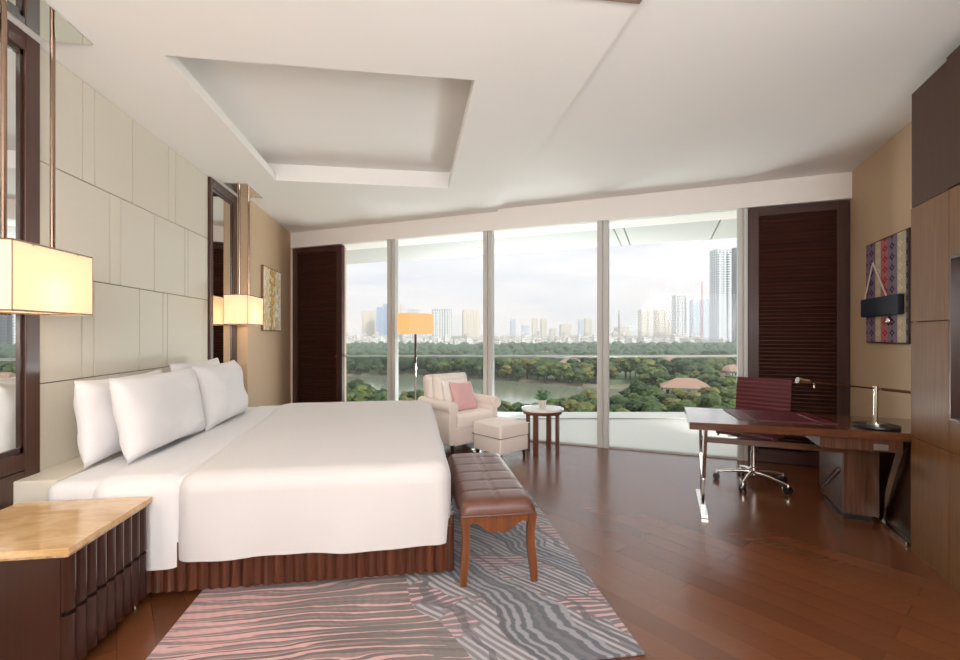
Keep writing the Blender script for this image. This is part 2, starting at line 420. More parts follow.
# ------------------------------------------------------------ frames
P0 = Vector((-1.957, 7.815, 0)); DW = Vector((math.cos(-PI/6), math.sin(-PI/6), 0)); OW = Vector((.5, math.sqrt(3)/2, 0))
LW = 7.398; P1 = P0+DW*LW
RZW = -PI/6                    # window frame: x along the wall to the right, y outward
RZR = math.radians(150)        # right wall frame at P1: x = n into the room, y = s toward the camera
def wf(t, o, z=0): return P0+DW*t+OW*o+Vector((0, 0, z))
def rf(n, s, z=0): return P1+Vector((-math.sqrt(3)/2*n-.5*s, .5*n-math.sqrt(3)/2*s, z))
def t_at(u):    # distance along the window wall seen in column u
    k = (u-480)/460.0; dx = F2[0]+R2[0]*k; dy = F2[1]+R2[1]*k
    Z = (P0.x*.5+P0.y*math.sqrt(3)/2)/(dx*.5+dy*math.sqrt(3)/2)
    return (Vector((dx*Z, dy*Z, 0))-P0).dot(DW)
XP = -2.095; XB = -1.957        # panelled wall plane, beige wall plane
YBACK = -2.6
PR = rf(0, 7.75)                 # right wall runs to here

# ------------------------------------------------------------ shell
fl = [(XP-.3, YBACK-.3), (P1.x+.3, YBACK-.3), tuple(wf(LW+.3, .12)[:2]), tuple(wf(-.4, .12)[:2])]
struct(MB().prism(fl, -.12, 0).build('floor', M['floor']))
# beige / panelled left walls
struct(MB().box(XP-.2, XP-.02, YBACK, 5.83, 0, 3.3).build('wall_left', M['panel']))
struct(MB().box(XP-.2, XB, 5.84, P0.y-.02, 0, 3.3).build('wall_left_end', M['beige']))
# leather wall panelling between the two mirrors
pm = MB()
def yP(u):
    k = (u-480)/460.0; Z = XP/(F2[0]+R2[0]*k); return Z*(F2[1]+R2[1]*k)
rows = [(.483, 1.117, [109.4, 119.5, 153, 184, 190]), (1.117, 1.750, [82, 94, 139.7, 163, 167.5, 204]),
        (1.750, 2.384, [110, 121, 154.5, 185, 188]), (2.384, 3.03, [83, 95, 132.6, 168.8, 175.6])]
for z0, z1, us in rows:
    ys = [2.913]+[yP(u) for u in us if yP(u) < 5.08]+[5.105]
    for a, b in zip(ys[:-1], ys[1:]):
        if b-a > .012: pm.box(XP-.019, XP, a+.0045, b-.0045, z0+.003, min(z1, 3.029)-.003, .001, 1)
struct(pm.build('trim_1', M['panel']), 'cream leather wall panels in staggered rows behind the bed')
struct(MB().box(XP-.0195, XP-.010, 2.912, 5.105, .483, 3.029).build('trim_2', M['seam']))
struct(MB().box(XP-.0195, XP-.004, 2.912, 5.105, 0, .479).build('baseboard_left', M['dark']))
# right wall and rear
struct(MB().box(-.2, 0, -.2, 7.8, 0, 3.3).build('wall_right', M['beige'], loc=P1, rz=RZR))
rb = MB(); xr = P1.x+.3
wx0, wx1 = -1.2, 2.4
rb.box(XP-.3, wx0, YBACK-.2, YBACK, 0, 3.3).box(wx1, xr+.2, YBACK-.2, YBACK, 0, 3.3)
rb.box(wx0, wx1, YBACK-.2, YBACK, 2.75, 3.3).box(wx0, wx1, YBACK-.2, YBACK, 0, .3)
struct(rb.build('wall_back', M['back']))
struct(MB().box(wx0, wx1, YBACK-.12, YBACK-.11, .3, 2.75).build('window_5', M['glass']))  # unseen pane and opening, made up to let fill light in from behind
# ceiling : dropped part above the bed with a tray, higher part to the right
HR = 3.06
RX0, RX1, RY0, RY1 = -1.44, .393, 2.93, 5.14
def clipw(x): return P0.y-(x-P0.x)*math.tan(PI/6)     # y of the window wall at x
cb = MB()
XE = 1.105
cb.box(XP-.2, RX0, YBACK, clipw(XP)+.5, H, 3.105)
cb.box(RX0, RX1, YBACK, RY0, H, 3.105); cb.box(RX0, RX1, RY1, clipw(RX1)+1.5, H, 3.105)
cb.box(RX1, XE, YBACK, clipw(RX1)+.3, H, 3.105)
struct(cb.build('ceiling', M['ceiling']))
cv = .13
struct(MB().box(RX0-cv-.02, RX1+cv+.02, RY0-cv-.02, RY1+cv+.02, 3.25, 3.3)
       .box(RX0-cv-.05, RX0-cv, RY0-cv, RY1+cv, 3.105, 3.25).box(RX1+cv, RX1+cv+.05, RY0-cv, RY1+cv, 3.105, 3.25)
       .box(RX0-cv, RX1+cv, RY0-cv-.05, RY0-cv, 3.105, 3.25).box(RX0-cv, RX1+cv, RY1+cv, RY1+cv+.05, 3.105, 3.25)
       .build('ceiling_tray', M['ceiling']))
struct(MB().box(XE-.001, xr+.3, YBACK, P0.y, HR, 3.3).build('ceiling_right', M['ceiling']))
struct(MB().box(XP-.2, XE, YBACK, P0.y+1, 3.31, 3.4).box(XP-.2, xr+1, YBACK, P0.y+1, 3.41, 3.5).build('ceiling_slab', M['ceiling']))
struct(MB().box(.6, XE-.005, 1.98, 2.12, H-.012, H-.001).build('trim_3', M['bench']), 'brown wood strip set across the ceiling edge')
# header above the windows
struct(MB().box(-.3, LW+.2, -.012, .5, 2.79, 3.3).build('wall_header', M['header'], loc=P0, rz=RZW))

# ------------------------------------------------------------ windows
GO = .06
mull = [(t_at(387), t_at(395)), (t_at(483), t_at(492)), (t_at(597), t_at(608.5)), (t_at(738), t_at(748))]
edges = [t_at(334)]+[(a+b)/2 for a, b in mull]
for i in range(4):
    a, b = edges[i], edges[i+1]
    w = struct(MB().box(a+.01, b-.01, GO, GO+.012, .02, 2.79).build('window_%d' % (i+1), M['glass'], loc=P0, rz=RZW))
    m0, m1 = mull[i]
    MB().box(m0, m0+(m1-m0)*.46, .0, .10, 0, 2.789, .006).box(m0+(m1-m0)*.54, m1, .0, .10, 0, 2.789, .006).box(m0+.01, m1-.01, .02, .09, 0, 2.789).build('mullion', M['alu'], w)
    MB().box(a, b, GO-.02, GO+.03, 0.0, .02).build('sill_track', M['alu'], w)
# closed strips of wall behind the shutters
struct(MB().box(-.3, edges[0], .12, .3, -.1, 3.3).build('wall_window_left', M['beige'], loc=P0, rz=RZW))
struct(MB().box(t_at(748)+.0, LW+.3, .12, .3, -.1, 3.3).build('wall_window_right', M['beige'], loc=P0, rz=RZW))

def shutter(t0, t1, label):
    w = t1-t0; r = thing('louvered_shutter', label, 'shutter', wf(t0, .02), RZW)
    st = min(.105, w*.13)
    MB().box(0, st, 0, .07, .005, 2.78, .004).build('stile', M['shutter_v'], r)
    MB().box(w-st, w, 0, .07, .005, 2.78, .004).build('stile', M['shutter_v'], r)
    MB().box(st, w-st, .002, .068, 2.69, 2.78, .003).build('rail', M['shutter'], r)
    MB().box(st, w-st, .002, .068, .005, .14, .003).build('rail', M['shutter'], r)
    mb = MB(); n = 62; dz = (2.69-.14)/n
    for k in range(n):
        z = .14+dz*(k+.5)
        mb.box(st, w-st, -.021, .021, -.005, .005, mtx=Matrix.Translation((0, .034, z)) @ Matrix.Rotation(math.radians(-48), 4, 'X'))
    mb.box(st, w-st, .054, .06, .14, 2.69)
    mb.build('louvers', M['shutter'], r)
shutter(.012, t_at(341), 'narrow dark louvered shutter in the left corner beside the gold flower picture')
shutter(t_at(748)+.004, LW-.012, 'wide dark louvered shutter behind the burgundy desk chair')

# balcony: white curb, rail, soffit
mb = MB()
u0s, u1s = 330, 800
Z1, Z2, zc = 6.56, 7.15, .188
def inb(u): 
    p = wf(t_at(u), .17); return p
us = [440+20*i for i in range(22)]
for a, b in zip(us[:-1], us[1:]):
    A, B = inb(a), inb(b)
    def top(u, Z):
        p = at(u, Z, zc); q = wf(t_at(u), .20, zc)
        return q if (p-P0).dot(OW) < .20 else p
    mb.quad((A.x, A.y, 0), (B.x, B.y, 0), top(b, Z1), top(a, Z1))
    mb.quad(top(a, Z1), top(b, Z1), top(b, Z2), top(a, Z2))
    mb.quad(top(a, Z2), top(b, Z2), Vector(top(b, Z2))-Vector((0, 0, .6)), Vector(top(a, Z2))-Vector((0, 0, .6)))
bmesh.ops.remove_doubles(mb.bm, verts=mb.bm.verts, dist=.0005)
tl_ = MB().tube([tuple(top(u, Z1)+Vector((0, 0, .004))) for u in us], .007, 6)
struct(tl_.build('trim_6', M['steel']))
struct(mb.build('balcony_curb', M['white_ext'], smooth=30))
struct(MB().prism([tuple(wf(-.5, .14)[:2]), tuple(wf(9.5, .14)[:2]), tuple(wf(9.5, .9)[:2]), tuple(wf(-.5, .4)[:2])], -.6, -.02).build('balcony_slab', M['white_ext']))
rr = thing('balcony_rail', 'slim white metal handrail of the balcony outside the windows', 'railing', at(540, Z2, 0))
off = at(540, Z2, 0)
zr = EYE-22*7.2/460
MB().tube([at(u, 7.2, zr)-off for u in (336, 400, 500, 600, 700, 800)], .018, 8).build('handrail', M['alu'], rr)
MB().quad(at(336, 7.2, .0)-off, at(800, 7.2, .0)-off, at(800, 7.2, zr-.02)-off, at(336, 7.2, zr-.02)-off).build('glass_panel', M['glass'], rr)
sf = MB().box(-.5, LW+1.5, .5, 1.75, 2.79, 3.0)
struct(sf.build('soffit', plain('soffit_panel', (196, 196, 194), .8, nscale=2, namt=.02), loc=P0, rz=RZW))
jm = MB()
for tt in (t_at(450)+.0, t_at(560)+.6, t_at(620), t_at(725)):
    jm.box(tt, tt+.012, .5, 1.75, 2.786, 2.7899)
struct(jm.build('trim_4', M['steel'], loc=P0, rz=RZW))

# ------------------------------------------------------------ mirrors on the left wall
def mirror(y0, y1, label, low):
    r = thing('wall_mirror', label, 'mirror', (XP, (y0+y1)/2, 0)); a = y0-(y0+y1)/2; b = -a
    X0, X1 = -.018, .026; fw = .098
    MB().box(X0, X1, a, a+fw*.62, low, 3.028, .004).box(X0, X1, b-fw, b, low, 3.028, .004).box(X0, X1, a+fw*.62, b-fw, 2.93, 3.028, .004).box(X0, X1, a+fw*.62, b-fw, .67, .76, .004).build('frame', M['frame'], r)
    MB().box(X0, X1-.004, a+.004, b-.004, .01, .664, .004).build('lower_panel', M['frame'], r)
    MB().box(X0, X1-.012, a+fw*.62-.002, a+fw*.62+.03, .76, 2.93).box(X0, X1-.012, b-fw-.022, b-fw+.002, .76, 2.93).box(X0, X1-.012, a+fw*.62, b-fw, 2.90, 2.93).box(X0, X1-.012, a+fw*.62, b-fw, .76, .79).build('inner_moulding', M['dark'], r)
    MB().box(X0, 0.004, a+fw*.6, b-fw+.01, .75, 2.95).build('mirror_glass', M['mirror'], r)
mirror(2.16, 2.910, 'tall wood-framed mirror at the left edge, above the marble nightstand', 0)
mirror(5.108, 5.828, 'tall wood-framed mirror behind the far pendant lamp', 0)

# ------------------------------------------------------------ pendants
def pendant(yc, label):
    r = thing('pendant_lamp', label, 'pendant lamp', (-1.89, yc, 0), group='pendant lamps beside the bed')
    w, l = .12, .26
    MB().box(-w, w, -l-.01, l+.01, H-.012, H-.0005, .002).build('ceiling_plate', M['mirror'], r)
    for s in (-1, 1):
        MB().tube([(0, s*.147, H-.012), (0, s*.147, 1.80)], .012, 10).build('rod', M['bronze'], r)
    sh = MB()
    z0, z1, t = 1.507, 1.825, .004
    for (x0, x1, y0, y1) in ((-w, -w+t, -l, l), (w-t, w, -l, l), (-w+t, w-t, -l, -l+t), (-w+t, w-t, l-t, l)):
        sh.box(x0, x1, y0, y1, z0, z1)
    o = sh.build('lamp_shade', M['shade'], r)
    rim = MB()
    for zz in (z0, z1):
        rim.box(-w-.001, w+.001, -l-.001, -l+.006, zz-.004, zz+.004).box(-w-.001, w+.001, l-.006, l+.001, zz-.004, zz+.004)
        rim.box(-w-.001, -w+.006, -l, l, zz-.004, zz+.004).box(w-.006, w+.001, -l, l, zz-.004, zz+.004)
    for cx_ in (-w, w):
        for cy_ in (-l, l): rim.box(cx_-.0015, cx_+.0015, cy_-.0015, cy_+.0015, z0, z1)
    rim.box(-w, w, -.15, -.14, z1-.012, z1-.004).box(-w, w, .14, .15, z1-.012, z1-.004)
    rim.build('shade_rim', M['bronze'], o)
    MB().blob((0, 0, 1.66), .045, 3, 0).build('bulb', M['glow'], r, smooth=True)
    L = bpy.data.lights.new('pendant_bulb_light', 'POINT'); L.energy = PB; L.color = (1, .88, .72); L.shadow_soft_size = .05
    for dz in (1.60,):
        lo = bpy.data.objects.new('pendant_bulb_light', L); C.objects.link(lo); lo.parent = r; lo.location = (0, .0, dz)
pendant(2.592, 'lit rectangular pendant lamp hanging low over the marble-topped nightstand')
pendant(5.54, 'lit rectangular pendant lamp hanging by the far mirror beyond the bed')

# ------------------------------------------------------------ nightstand
r = thing('nightstand', 'walnut nightstand with fluted drawers and honey marble top', 'nightstand', (-1.64, 2.313, 0))
nx, ny = .296, .283
MB().box(-.29, nx-.03, -ny, ny-.006, .06, .524).build('body', M['night'], r)
def flute_drawer(z0, z1):
    mb = MB(); n = 9; pts = []
    L = 2*ny-.006; y0 = -ny+.003
    for k in range(n):
        for q in range(6):
            a = q/6.0; pts.append((nx-.014+.018*math.sin(PI*a)-.004, y0+L*(k+a)/n))
    pts.append((nx-.016, y0+L)); pts += [(nx-.03, y0+L), (nx-.03, y0)]
    return mb.prism(pts, z0, z1)
flute_drawer(.30, .523).build('drawer', M['night'], r)
flute_drawer(.062, .282).build('drawer', M['night'], r)
MB().box(nx-.034, nx-.026, -ny+.004, ny-.004, .282, .30).build('drawer_gap', M['black'], r)
MB().box(-.31, nx+.008, -ny-.012, ny+.006, .532, .56, .002).build('marble_top', M['marble'], r)
MB().box(-.305, nx+.002, -ny-.008, ny+.002, .523, .532).build('top_edge', M['marble_edge'], r)
for sx in (-.24, .24):
    for sy in (-.25, .25):
        MB().box(sx-.012, sx+.012, sy-.012, sy+.012, 0, .062, .002).build('foot', M['chrome'], r)

# ------------------------------------------------------------ bed
BY0, BY1 = 2.64, 5.15; BX1 = .235
r = thing('bed', 'wide bed with a fluted walnut base and white mattress', 'bed', (-.9, (BY0+BY1)/2, 0)); ox, oy = -.9, (BY0+BY1)/2
MB().box(-2.09-ox, BX1-ox-.03, BY0-oy+.03, BY1-oy-.03, .045, .33).build('base', M['dark'], r)
pts = []; n = 42; x0, x1 = -2.08-ox, BX1-ox
for k in range(n):
    for q in range(5):
        a = q/5.0; pts.append((x0+(x1-x0)*(k+a)/n, BY0-oy+.006-.015*math.sin(PI*a)))
pts += [(x1, BY0-oy+.006), (x1, BY0-oy+.03), (x0, BY0-oy+.03)]
MB().prism(pts, .04, .30).build('fluted_side', M['flute'], r)
pts = [(p[0], -p[1]) for p in pts]
MB().prism(pts, .04, .30).build('fluted_side', M['flute'], r)
pts = []; n = 30
for k in range(n):
    for q in range(5):
        a = q/5.0; pts.append((BX1-ox-.012+.014*math.sin(PI*a), BY0-oy+(BY1-BY0)*(k+a)/n))
pts += [(BX1-ox-.012, BY1-oy), (BX1-ox-.034, BY1-oy), (BX1-ox-.034, BY0-oy)]
MB().prism(pts, .04, .36).build('fluted_foot', M['flute'], r)
for fx in (-1.95, -.9, .15):
    for fy in (BY0+.07, BY1-.07):
        MB().lathe([(.028, 0), (.034, .046)], (fx-ox, fy-oy, 0)).build('foot', M['dark'], r)
def soft_box(x0, x1, y0, y1, z0, z1, rad, nseg=6, wr=0.0, cut=.06, seed=0, openb=False):
    mb = MB(); b = bmesh.new(); bmesh.ops.create_cube(b, size=1)
    for v in b.verts: v.co = Vector(((x0+x1)/2+v.co.x*(x1-x0), (y0+y1)/2+v.co.y*(y1-y0), (z0+z1)/2+v.co.z*(z1-z0)))
    ed = [e for e in b.edges if not (e.verts[0].co.z < z0+1e-4 and e.verts[1].co.z < z0+1e-4)]
    bmesh.ops.bevel(b, geom=ed, offset=rad, segments=nseg, profile=.5, affect='EDGES')
    L = max(x1-x0, y1-y0)
    for ax, lo, hi in ((0, x0, x1), (1, y0, y1), (2, z0, z1)):
        k = lo+cut
        while k < hi-cut*.5:
            no = [0, 0, 0]; no[ax] = 1; co = [0, 0, 0]; co[ax] = k
            bmesh.ops.bisect_plane(b, geom=b.verts[:]+b.edges[:]+b.faces[:], plane_co=co, plane_no=no, dist=1e-5); k += cut
    if wr:
        b.normal_update()
        for v in b.verts:
            p = v.co
            k = mnoise.noise(Vector((p.x*1.6+seed, p.y*1.3, p.z*1.6)))*wr+mnoise.noise(Vector((p.x*5+seed, p.y*3.4, p.z*2)))*wr*.4
            v.co += v.normal*k
    mb._merge(b); return mb
MB().box(-2.09-ox, -1.87-ox, BY0-oy, BY1-oy, .331, .50, .004).build('head_plinth', M['dark'], r)
MB().box(-2.09-ox, -1.87-ox, BY0+.10-oy, BY1-oy, .501, .625, .006).build('head_ledge', M['panel'], r)
soft_box(-1.865-ox, .19-ox, BY0+.0-oy, BY1+.02-oy, .34, .632, .05, 4, .004, .12, 3).build('mattress', M['linen'], r, smooth=60)
# bedding
d = soft_box(-1.235, .215, 2.588, 5.19, .215, .668, .10, 8, .010, .05, 1)
d.fn(lambda c: (c.x-(.05*max(0, (c.x-(-1.2)))*0), c.y, c.z+max(0, min(1, (c.x-.10)/.1))*max(0, (.37-c.z))*.0))
def duvet_fn(c):
    x, y, z = c
    h = max(0, min(1, (.55-z)/.35))
    w = h*.012*math.sin(x*9+1.3)+h*.006*math.sin(x*21)
    if y < 3.2: y += w-.004
    if y > 4.7: y -= w
    # foot end tucked above the wooden base
    if x > .19 and z < .37: z = .345+(z-.2)*.15
    if z < .25: z += .003*math.sin(x*5)
    # slanted upper edge
    if x < -1.0: x -= .22*(-1.0-x)/.235*max(0, min(1, (y-2.75)/2.3))
    return (x, y, z)
d.fn(duvet_fn)
tag(d.build('duvet', M['duvet'], smooth=60), 'large white duvet spread over the bed down to its base', 'duvet')
s = soft_box(-1.66, -1.20, 2.614, 5.175, .172, .650, .09, 6, .006, .06, 9)
tag(s.build('flat_sheet', M['linen'], smooth=60), 'white sheet showing between the pillows and the duvet edge', 'sheet')

def pillow(x, y, z, w, h, t, tilt, label, seed, yaw=0):
    mb = cushion(w, h, t, 3.2, 30, 24, .07, .02, seed)
    me = mb
    o = me.build('pillow', M['linen'], smooth=80)
    # local x -> world y, local y -> up, normal -> +X tilted
    o.matrix_world = Matrix.Translation((x, y, z)) @ Matrix.Rotation(yaw, 4, 'Z') @ Matrix.Rotation(-tilt, 4, 'Y') @ Matrix(((0, 0, 1, 0), (1, 0, 0, 0), (0, 1, 0, 0), (0, 0, 0, 1)))
    tag(o, label, 'pillow', 'white bed pillows against the panelled wall')
pillow(-1.875, 3.37, .885, .92, .50, .20, .10, 'white pillow standing against the wall at the near head of the bed, partly hidden', 1)
pillow(-1.875, 4.40, .905, .90, .53, .20, .10, 'white pillow at the back, farthest from the nightstand, only its top corners showing', 2)
pillow(-1.655, 3.36, .90, .92, .50, .22, .20, 'large white pillow in front, nearest to the marble nightstand', 3, -.03)
pillow(-1.64, 4.26, .90, .90, .52, .22, .20, 'white front pillow on the far side of the bed, next to the far mirror', 4, .02)

# ------------------------------------------------------------ bench
r = thing('bench', 'brown tufted leather bench with curved wooden legs at the bed foot', 'bench', (.475, 3.06, 0))
bw, bl = .21, .545
mb = MB(); nxg, nyg = 26, 66; vs = []
for i in range(nxg+1):
    row = []
    for j in range(nyg+1):
        a = i/nxg; b = j/nyg; x = -bw+2*bw*a; y = -bl+2*bl*b
        e = min(a, 1-a)*2*bw; f = min(b, 1-b)*2*bl
        z = .476-.045*math.exp(-e/.018)-.045*math.exp(-f/.018)
        gx = abs(a-.5)*2*bw; gy = abs((b*6+.5) % 1-.5)/6*2*bl
        if 1e-6 < b < 1: z -= .005*math.exp(-(gx/.009)**2)+.005*math.exp(-(gy/.009)**2)*(1 if .1 < b*6 < 5.9 else 0)
        row.append(mb.bm.verts.new((x, y, z)))
    vs.append(row)
for i in range(nxg):
    for j in range(nyg): mb.bm.faces.new((vs[i][j], vs[i+1][j], vs[i+1][j+1], vs[i][j+1]))
rim = [vs[i][0] for i in range(nxg+1)]+[vs[nxg][j] for j in range(1, nyg+1)]+[vs[i][nyg] for i in range(nxg-1, -1, -1)]+[vs[0][j] for j in range(nyg-1, 0, -1)]
low = [mb.bm.verts.new((v.co.x*1.0, v.co.y, .388)) for v in rim]
for k in range(len(rim)):
    mb.bm.faces.new((rim[k], rim[(k+1) % len(rim)], low[(k+1) % len(rim)], low[k]))
mb.bm.faces.new(low)
seat = mb.build('leather_seat', M['leather'], r, smooth=55)
MB().tube([(-bw, -bl, .392), (bw, -bl, .392), (bw, bl, .392), (-bw, bl, .392), (-bw, -bl, .392)], .006, 6).build('piping', M['leather'], seat)
def apron(L, flip):   # scalloped board along local x
    n = 24; top = .386; pts = []
    for k in range(n+1):
        a = k/n; x = -L+2*L*a
        z = .328-.026*math.exp(-((a-.5)/.13)**2)+.0*a+.024*math.sin(PI*min(a, 1-a)*4) 
        pts.append((x, z))
    return [(p[0], p[1]) for p in pts]+[(L, top), (-L, top)]
for s_ in (-1, 1):
    mb = MB().prism(apron(bw-.02, 0), -.009, .009); mb.fn(lambda c, s_=s_: (c.x, s_*(bl-.018)+c.z, c.y)); mb.build('apron', M['bench'], r)
    mb = MB().prism(apron(bl-.02, 0), -.009, .009); mb.fn(lambda c, s_=s_: (s_*(bw-.018)+c.z, c.x, c.y)); mb.build('apron', M['bench'], r)
for sx in (-1, 1):
    for sy in (-1, 1):
        mb = MB(); b = mb.bm; rings = []
        for k in range(15):
            a = k/14; z = .387*(1-a); w = .024-.004*math.sin(PI*min(1, a*1.6))+(-.007 if a > .5 else 0)*(a-.5)*2
            offx = .012*math.sin(a*PI*1.5)*-1; cx = sx*(bw-.018+offx*.7); cy = sy*(bl-.018+offx*.7)
            rings.append([b.verts.new((cx+p*w, cy+q*w, z)) for p, q in ((-1, -1), (1, -1), (1, 1), (-1, 1))])
        for i in range(14):
            for k in range(4): b.faces.new((rings[i][k], rings[i][(k+1) % 4], rings[i+1][(k+1) % 4], rings[i+1][k]))
        b.faces.new(rings[0]); b.faces.new(rings[-1][::-1])
        mb.build('leg', M['bench'], r, smooth=50)

# ------------------------------------------------------------ rug
mb = MB().box(0, 2.13, 0, 2.25, 0, .012, .004)
tag(mb.build('rug', M['rug'], loc=(-1.13, 1.88, .0)), 'grey, taupe and pink rug with wavy lines under the bed foot', 'rug')

# ------------------------------------------------------------ armchair, ottoman
FC = Vector((.554, -.832, 0)); LC = Vector((.832, .554, 0)); RZC = math.atan2(LC.y, LC.x)
def rolled_arm(s, L0, L1):
    mb = MB(); prof = []
    for k in range(15):
        a = math.radians(-60+k*300/14.0); prof.append((.062*math.sin(a)*-1*-1, .53+.0+.058*math.cos(a)))
    body = [(-.045, .12), (.05, .12), (.05, .47)]
    b = mb.box(-.048, .048, L0+.02, L1, .11, .53, .02, 3)
    b.tube([(s*.012, L0, .535), (s*.012, L0+.012, .535), (s*.012, L1-.03, .545), (s*.012, L1, .55)], .066, 20)
    return mb
r = thing('armchair', 'cream upholstered armchair with rolled arms by the window', 'armchair', at(455, 5.62, 0)*1.0, RZC)
# centre from footprint
cc = (Vector((.466, 5.2, 0))+Vector((1.066, 5.605, 0)))/2-FC*.33+Vector((-.02, .03, 0))
r.location = cc; r.scale = (1.07, 1.05, 1.03)
W2 = .36
MB().box(-W2+.05, W2-.05, -.30, .30, .10, .31, .02, 3).build('seat_base', M['sofa'], r, smooth=40)
c = soft_box(-W2+.10, W2-.10, -.335, .20, .31, .46, .045, 5, .004, .06, 2).build('seat_cushion', M['sofa'], r, smooth=60)
for s_ in (-1, 1):
    o = rolled_arm(s_, -.315, .29).build('arm', M['sofa'], r, smooth=50); o.location = (s_*(W2-.05), 0, 0)
soft_box(-W2+.09, W2-.09, .17, .34, .12, .86, .06, 5, .004, .08, 5).fn(lambda c: (c.x, c.y+max(0, c.z-.4)*.10, c.z)).build('backrest', M['sofa'], r, smooth=60)
bc = cushion(.50, .42, .17, 5, 20, 18, .0, .008, 5).build('back_cushion', M['sofa'], r, smooth=80)
bc.location = (0, .155, .665); bc.rotation_euler = (math.radians(82), 0, 0)
for sx in (-1, 1):
    for sy in (-.27, .27):
        MB().tube([(sx*(W2-.06), sy, .11), (sx*(W2-.06)+sx*.006, sy-.005, 0)], .026, 10, .015).build('leg', M['dark'], r)
def throw(name, mat, lx, ly, lz, sz, th, tx, ty, tz, label, seed, tuft=False):
    o = cushion(sz, sz, th, 3, 22, 22, .08, .01, seed).build(name, mat, smooth=80)
    o.matrix_world = Matrix.Translation(cc) @ Matrix.Rotation(RZC, 4, 'Z') @ Matrix.Translation((lx, ly, lz)) @ Matrix.Rotation(tz, 4, 'Z') @ Matrix.Rotation(tx, 4, 'X') @ Matrix.Rotation(ty, 4, 'Z')
    tag(o, label, 'cushion', 'cushions on the armchair'); return o
throw('throw_pillow', M['whitecush'], -.02, .035, .655, .40, .12, math.radians(76), .04, 0, 'white throw pillow leaning behind the pink one on the armchair', 6)
pk = throw('throw_pillow', M['pink'], -.01, -.10, .64, .37, .13, math.radians(68), -.05, .08, 'pink velvet throw pillow on the cream armchair', 7)

r = thing('ottoman', 'square cream upholstered ottoman in front of the armchair', 'ottoman', (0, 0, 0), RZC)
oc = Vector((.937, 4.895, 0))+LC*.225-FC*.225; r.location = oc
MB().box(-.225, .225, -.225, .225, .08, .25, .018, 3).build('base', M['sofa'], r, smooth=40)
oq = soft_box(-.235, .235, -.235, .235, .255, .40, .04, 5, .003, .06, 8).fn(lambda c: (c.x, c.y, c.z+(.02*(1-(c.x/.24)**2)*(1-(c.y/.24)**2) if c.z > .35 else 0))).build('cushion', M['sofa'], r, smooth=60)
for zz in (.258, .385):
    q = .232; MB().tube([(-q, -q, zz), (q, -q, zz), (q, q, zz), (-q, q, zz), (-q, -q, zz)], .004, 6).build('piping', M['pipe'] if zz < .3 else M['sofa'], oq)
for sx in (-1, 1):
    for sy in (-1, 1):
        MB().tube([(sx*.185, sy*.185, .085), (sx*.19, sy*.19, 0)], .024, 10, .014).build('leg', M['dark'], r)

# ------------------------------------------------------------ side table + plant
tc = at(542.5, 5.5, 0)
r = thing('side_table', 'small round side table with white top and wooden legs', 'side table', tc)
MB().lathe([(.235, .492), (.248, .496), (.25, .507), (.248, .518), (.23, .522), (.05, .522)], seg=48).build('table_top', M['stone'], r, smooth=40)
MB().lathe([(.19, .455), (.228, .455), (.232, .46), (.232, .4915), (.19, .4915)], seg=48).build('table_rim', M['table'], r, smooth=40)
for k in range(4):
    a = math.radians(50+90*k); x, y = .19*math.cos(a), .19*math.sin(a)
    m_ = Matrix.Translation((x, y, 0)) @ Matrix.Rotation(a, 4, 'Z')
    MB().box(-.015, .015, -.03, .03, 0, .456, .003, mtx=m_).build('leg', M['table'], r)
r = thing('potted_plant', 'small green plant in a white pot on the round side table', 'plant', tc+Vector((-.0, -.0, .523)))
MB().lathe([(.03, 0), (.036, .004), (.048, .085), (.050, .09), (.042, .09), (.038, .07), (.01, .068)], seg=28).build('pot', M['pot'], r, smooth=50)
rnd = random.Random(4); lf = MB(); stm = MB()
for k in range(110):
    a = rnd.uniform(0, 2*PI); e = rnd.uniform(.15, 1.4); L = rnd.uniform(.05, .125)
    tip = Vector((math.cos(a)*math.cos(e)*L, math.sin(a)*math.cos(e)*L, .085+math.sin(e)*L*.9))
    base = Vector((math.cos(a)*.01, math.sin(a)*.01, .07)); stm.tube([base, tip], .0015, 5)
    m_ = Matrix.Translation(tip) @ Matrix.Rotation(a, 4, 'Z') @ Matrix.Rotation(-e+rnd.uniform(-.4, .4), 4, 'Y')
    q = [m_ @ Vector(p) for p in ((-.014, 0, 0), (0, -.014, .003), (.022, -.008, 0), (.032, 0, -.003), (.022, .008, 0), (0, .014, .003))]
    q2 = [p+Vector((0, 0, .0015)) for p in q]
    lf.hull(q+q2)
lf.build('leaves', M['leaf'], r); stm.build('stems', M['leaf'], r)

# ------------------------------------------------------------ floor lamp
lc = at(415.5, 6.22, 0)
r = thing('floor_lamp', 'lit rectangular floor lamp with amber shade behind the armchair', 'floor lamp', lc)
MB().box(-.12, .12, -.12, .12, 0, .02, .004).build('base', M['chrome'], r)
MB().tube([(0, 0, .02), (0, 0, 1.0)], .012, 12).build('pole', M['chrome'], r)
MB().tube([(0, 0, 1.0), (0, 0, 1.42)], .015, 12).build('upper_pole', M['frame'], r)
sh = MB(); w, l, z0, z1, t = .125, .21, 1.40, 1.675, .004
for (x0, x1, y0, y1) in ((-w, -w+t, -l, l), (w-t, w, -l, l), (-w+t, w-t, -l, -l+t), (-w+t, w-t, l-t, l)): sh.box(x0, x1, y0, y1, z0, z1)
o = sh.build('lamp_shade', M['shade2'], r); o.rotation_euler = (0, 0, math.radians(-52))
MB().box(-w, w, -.006, .006, z0+.02, z0+.026).box(-.006, .006, -l, l, z0+.02, z0+.026).build('shade_spider', M['bronze'], o)

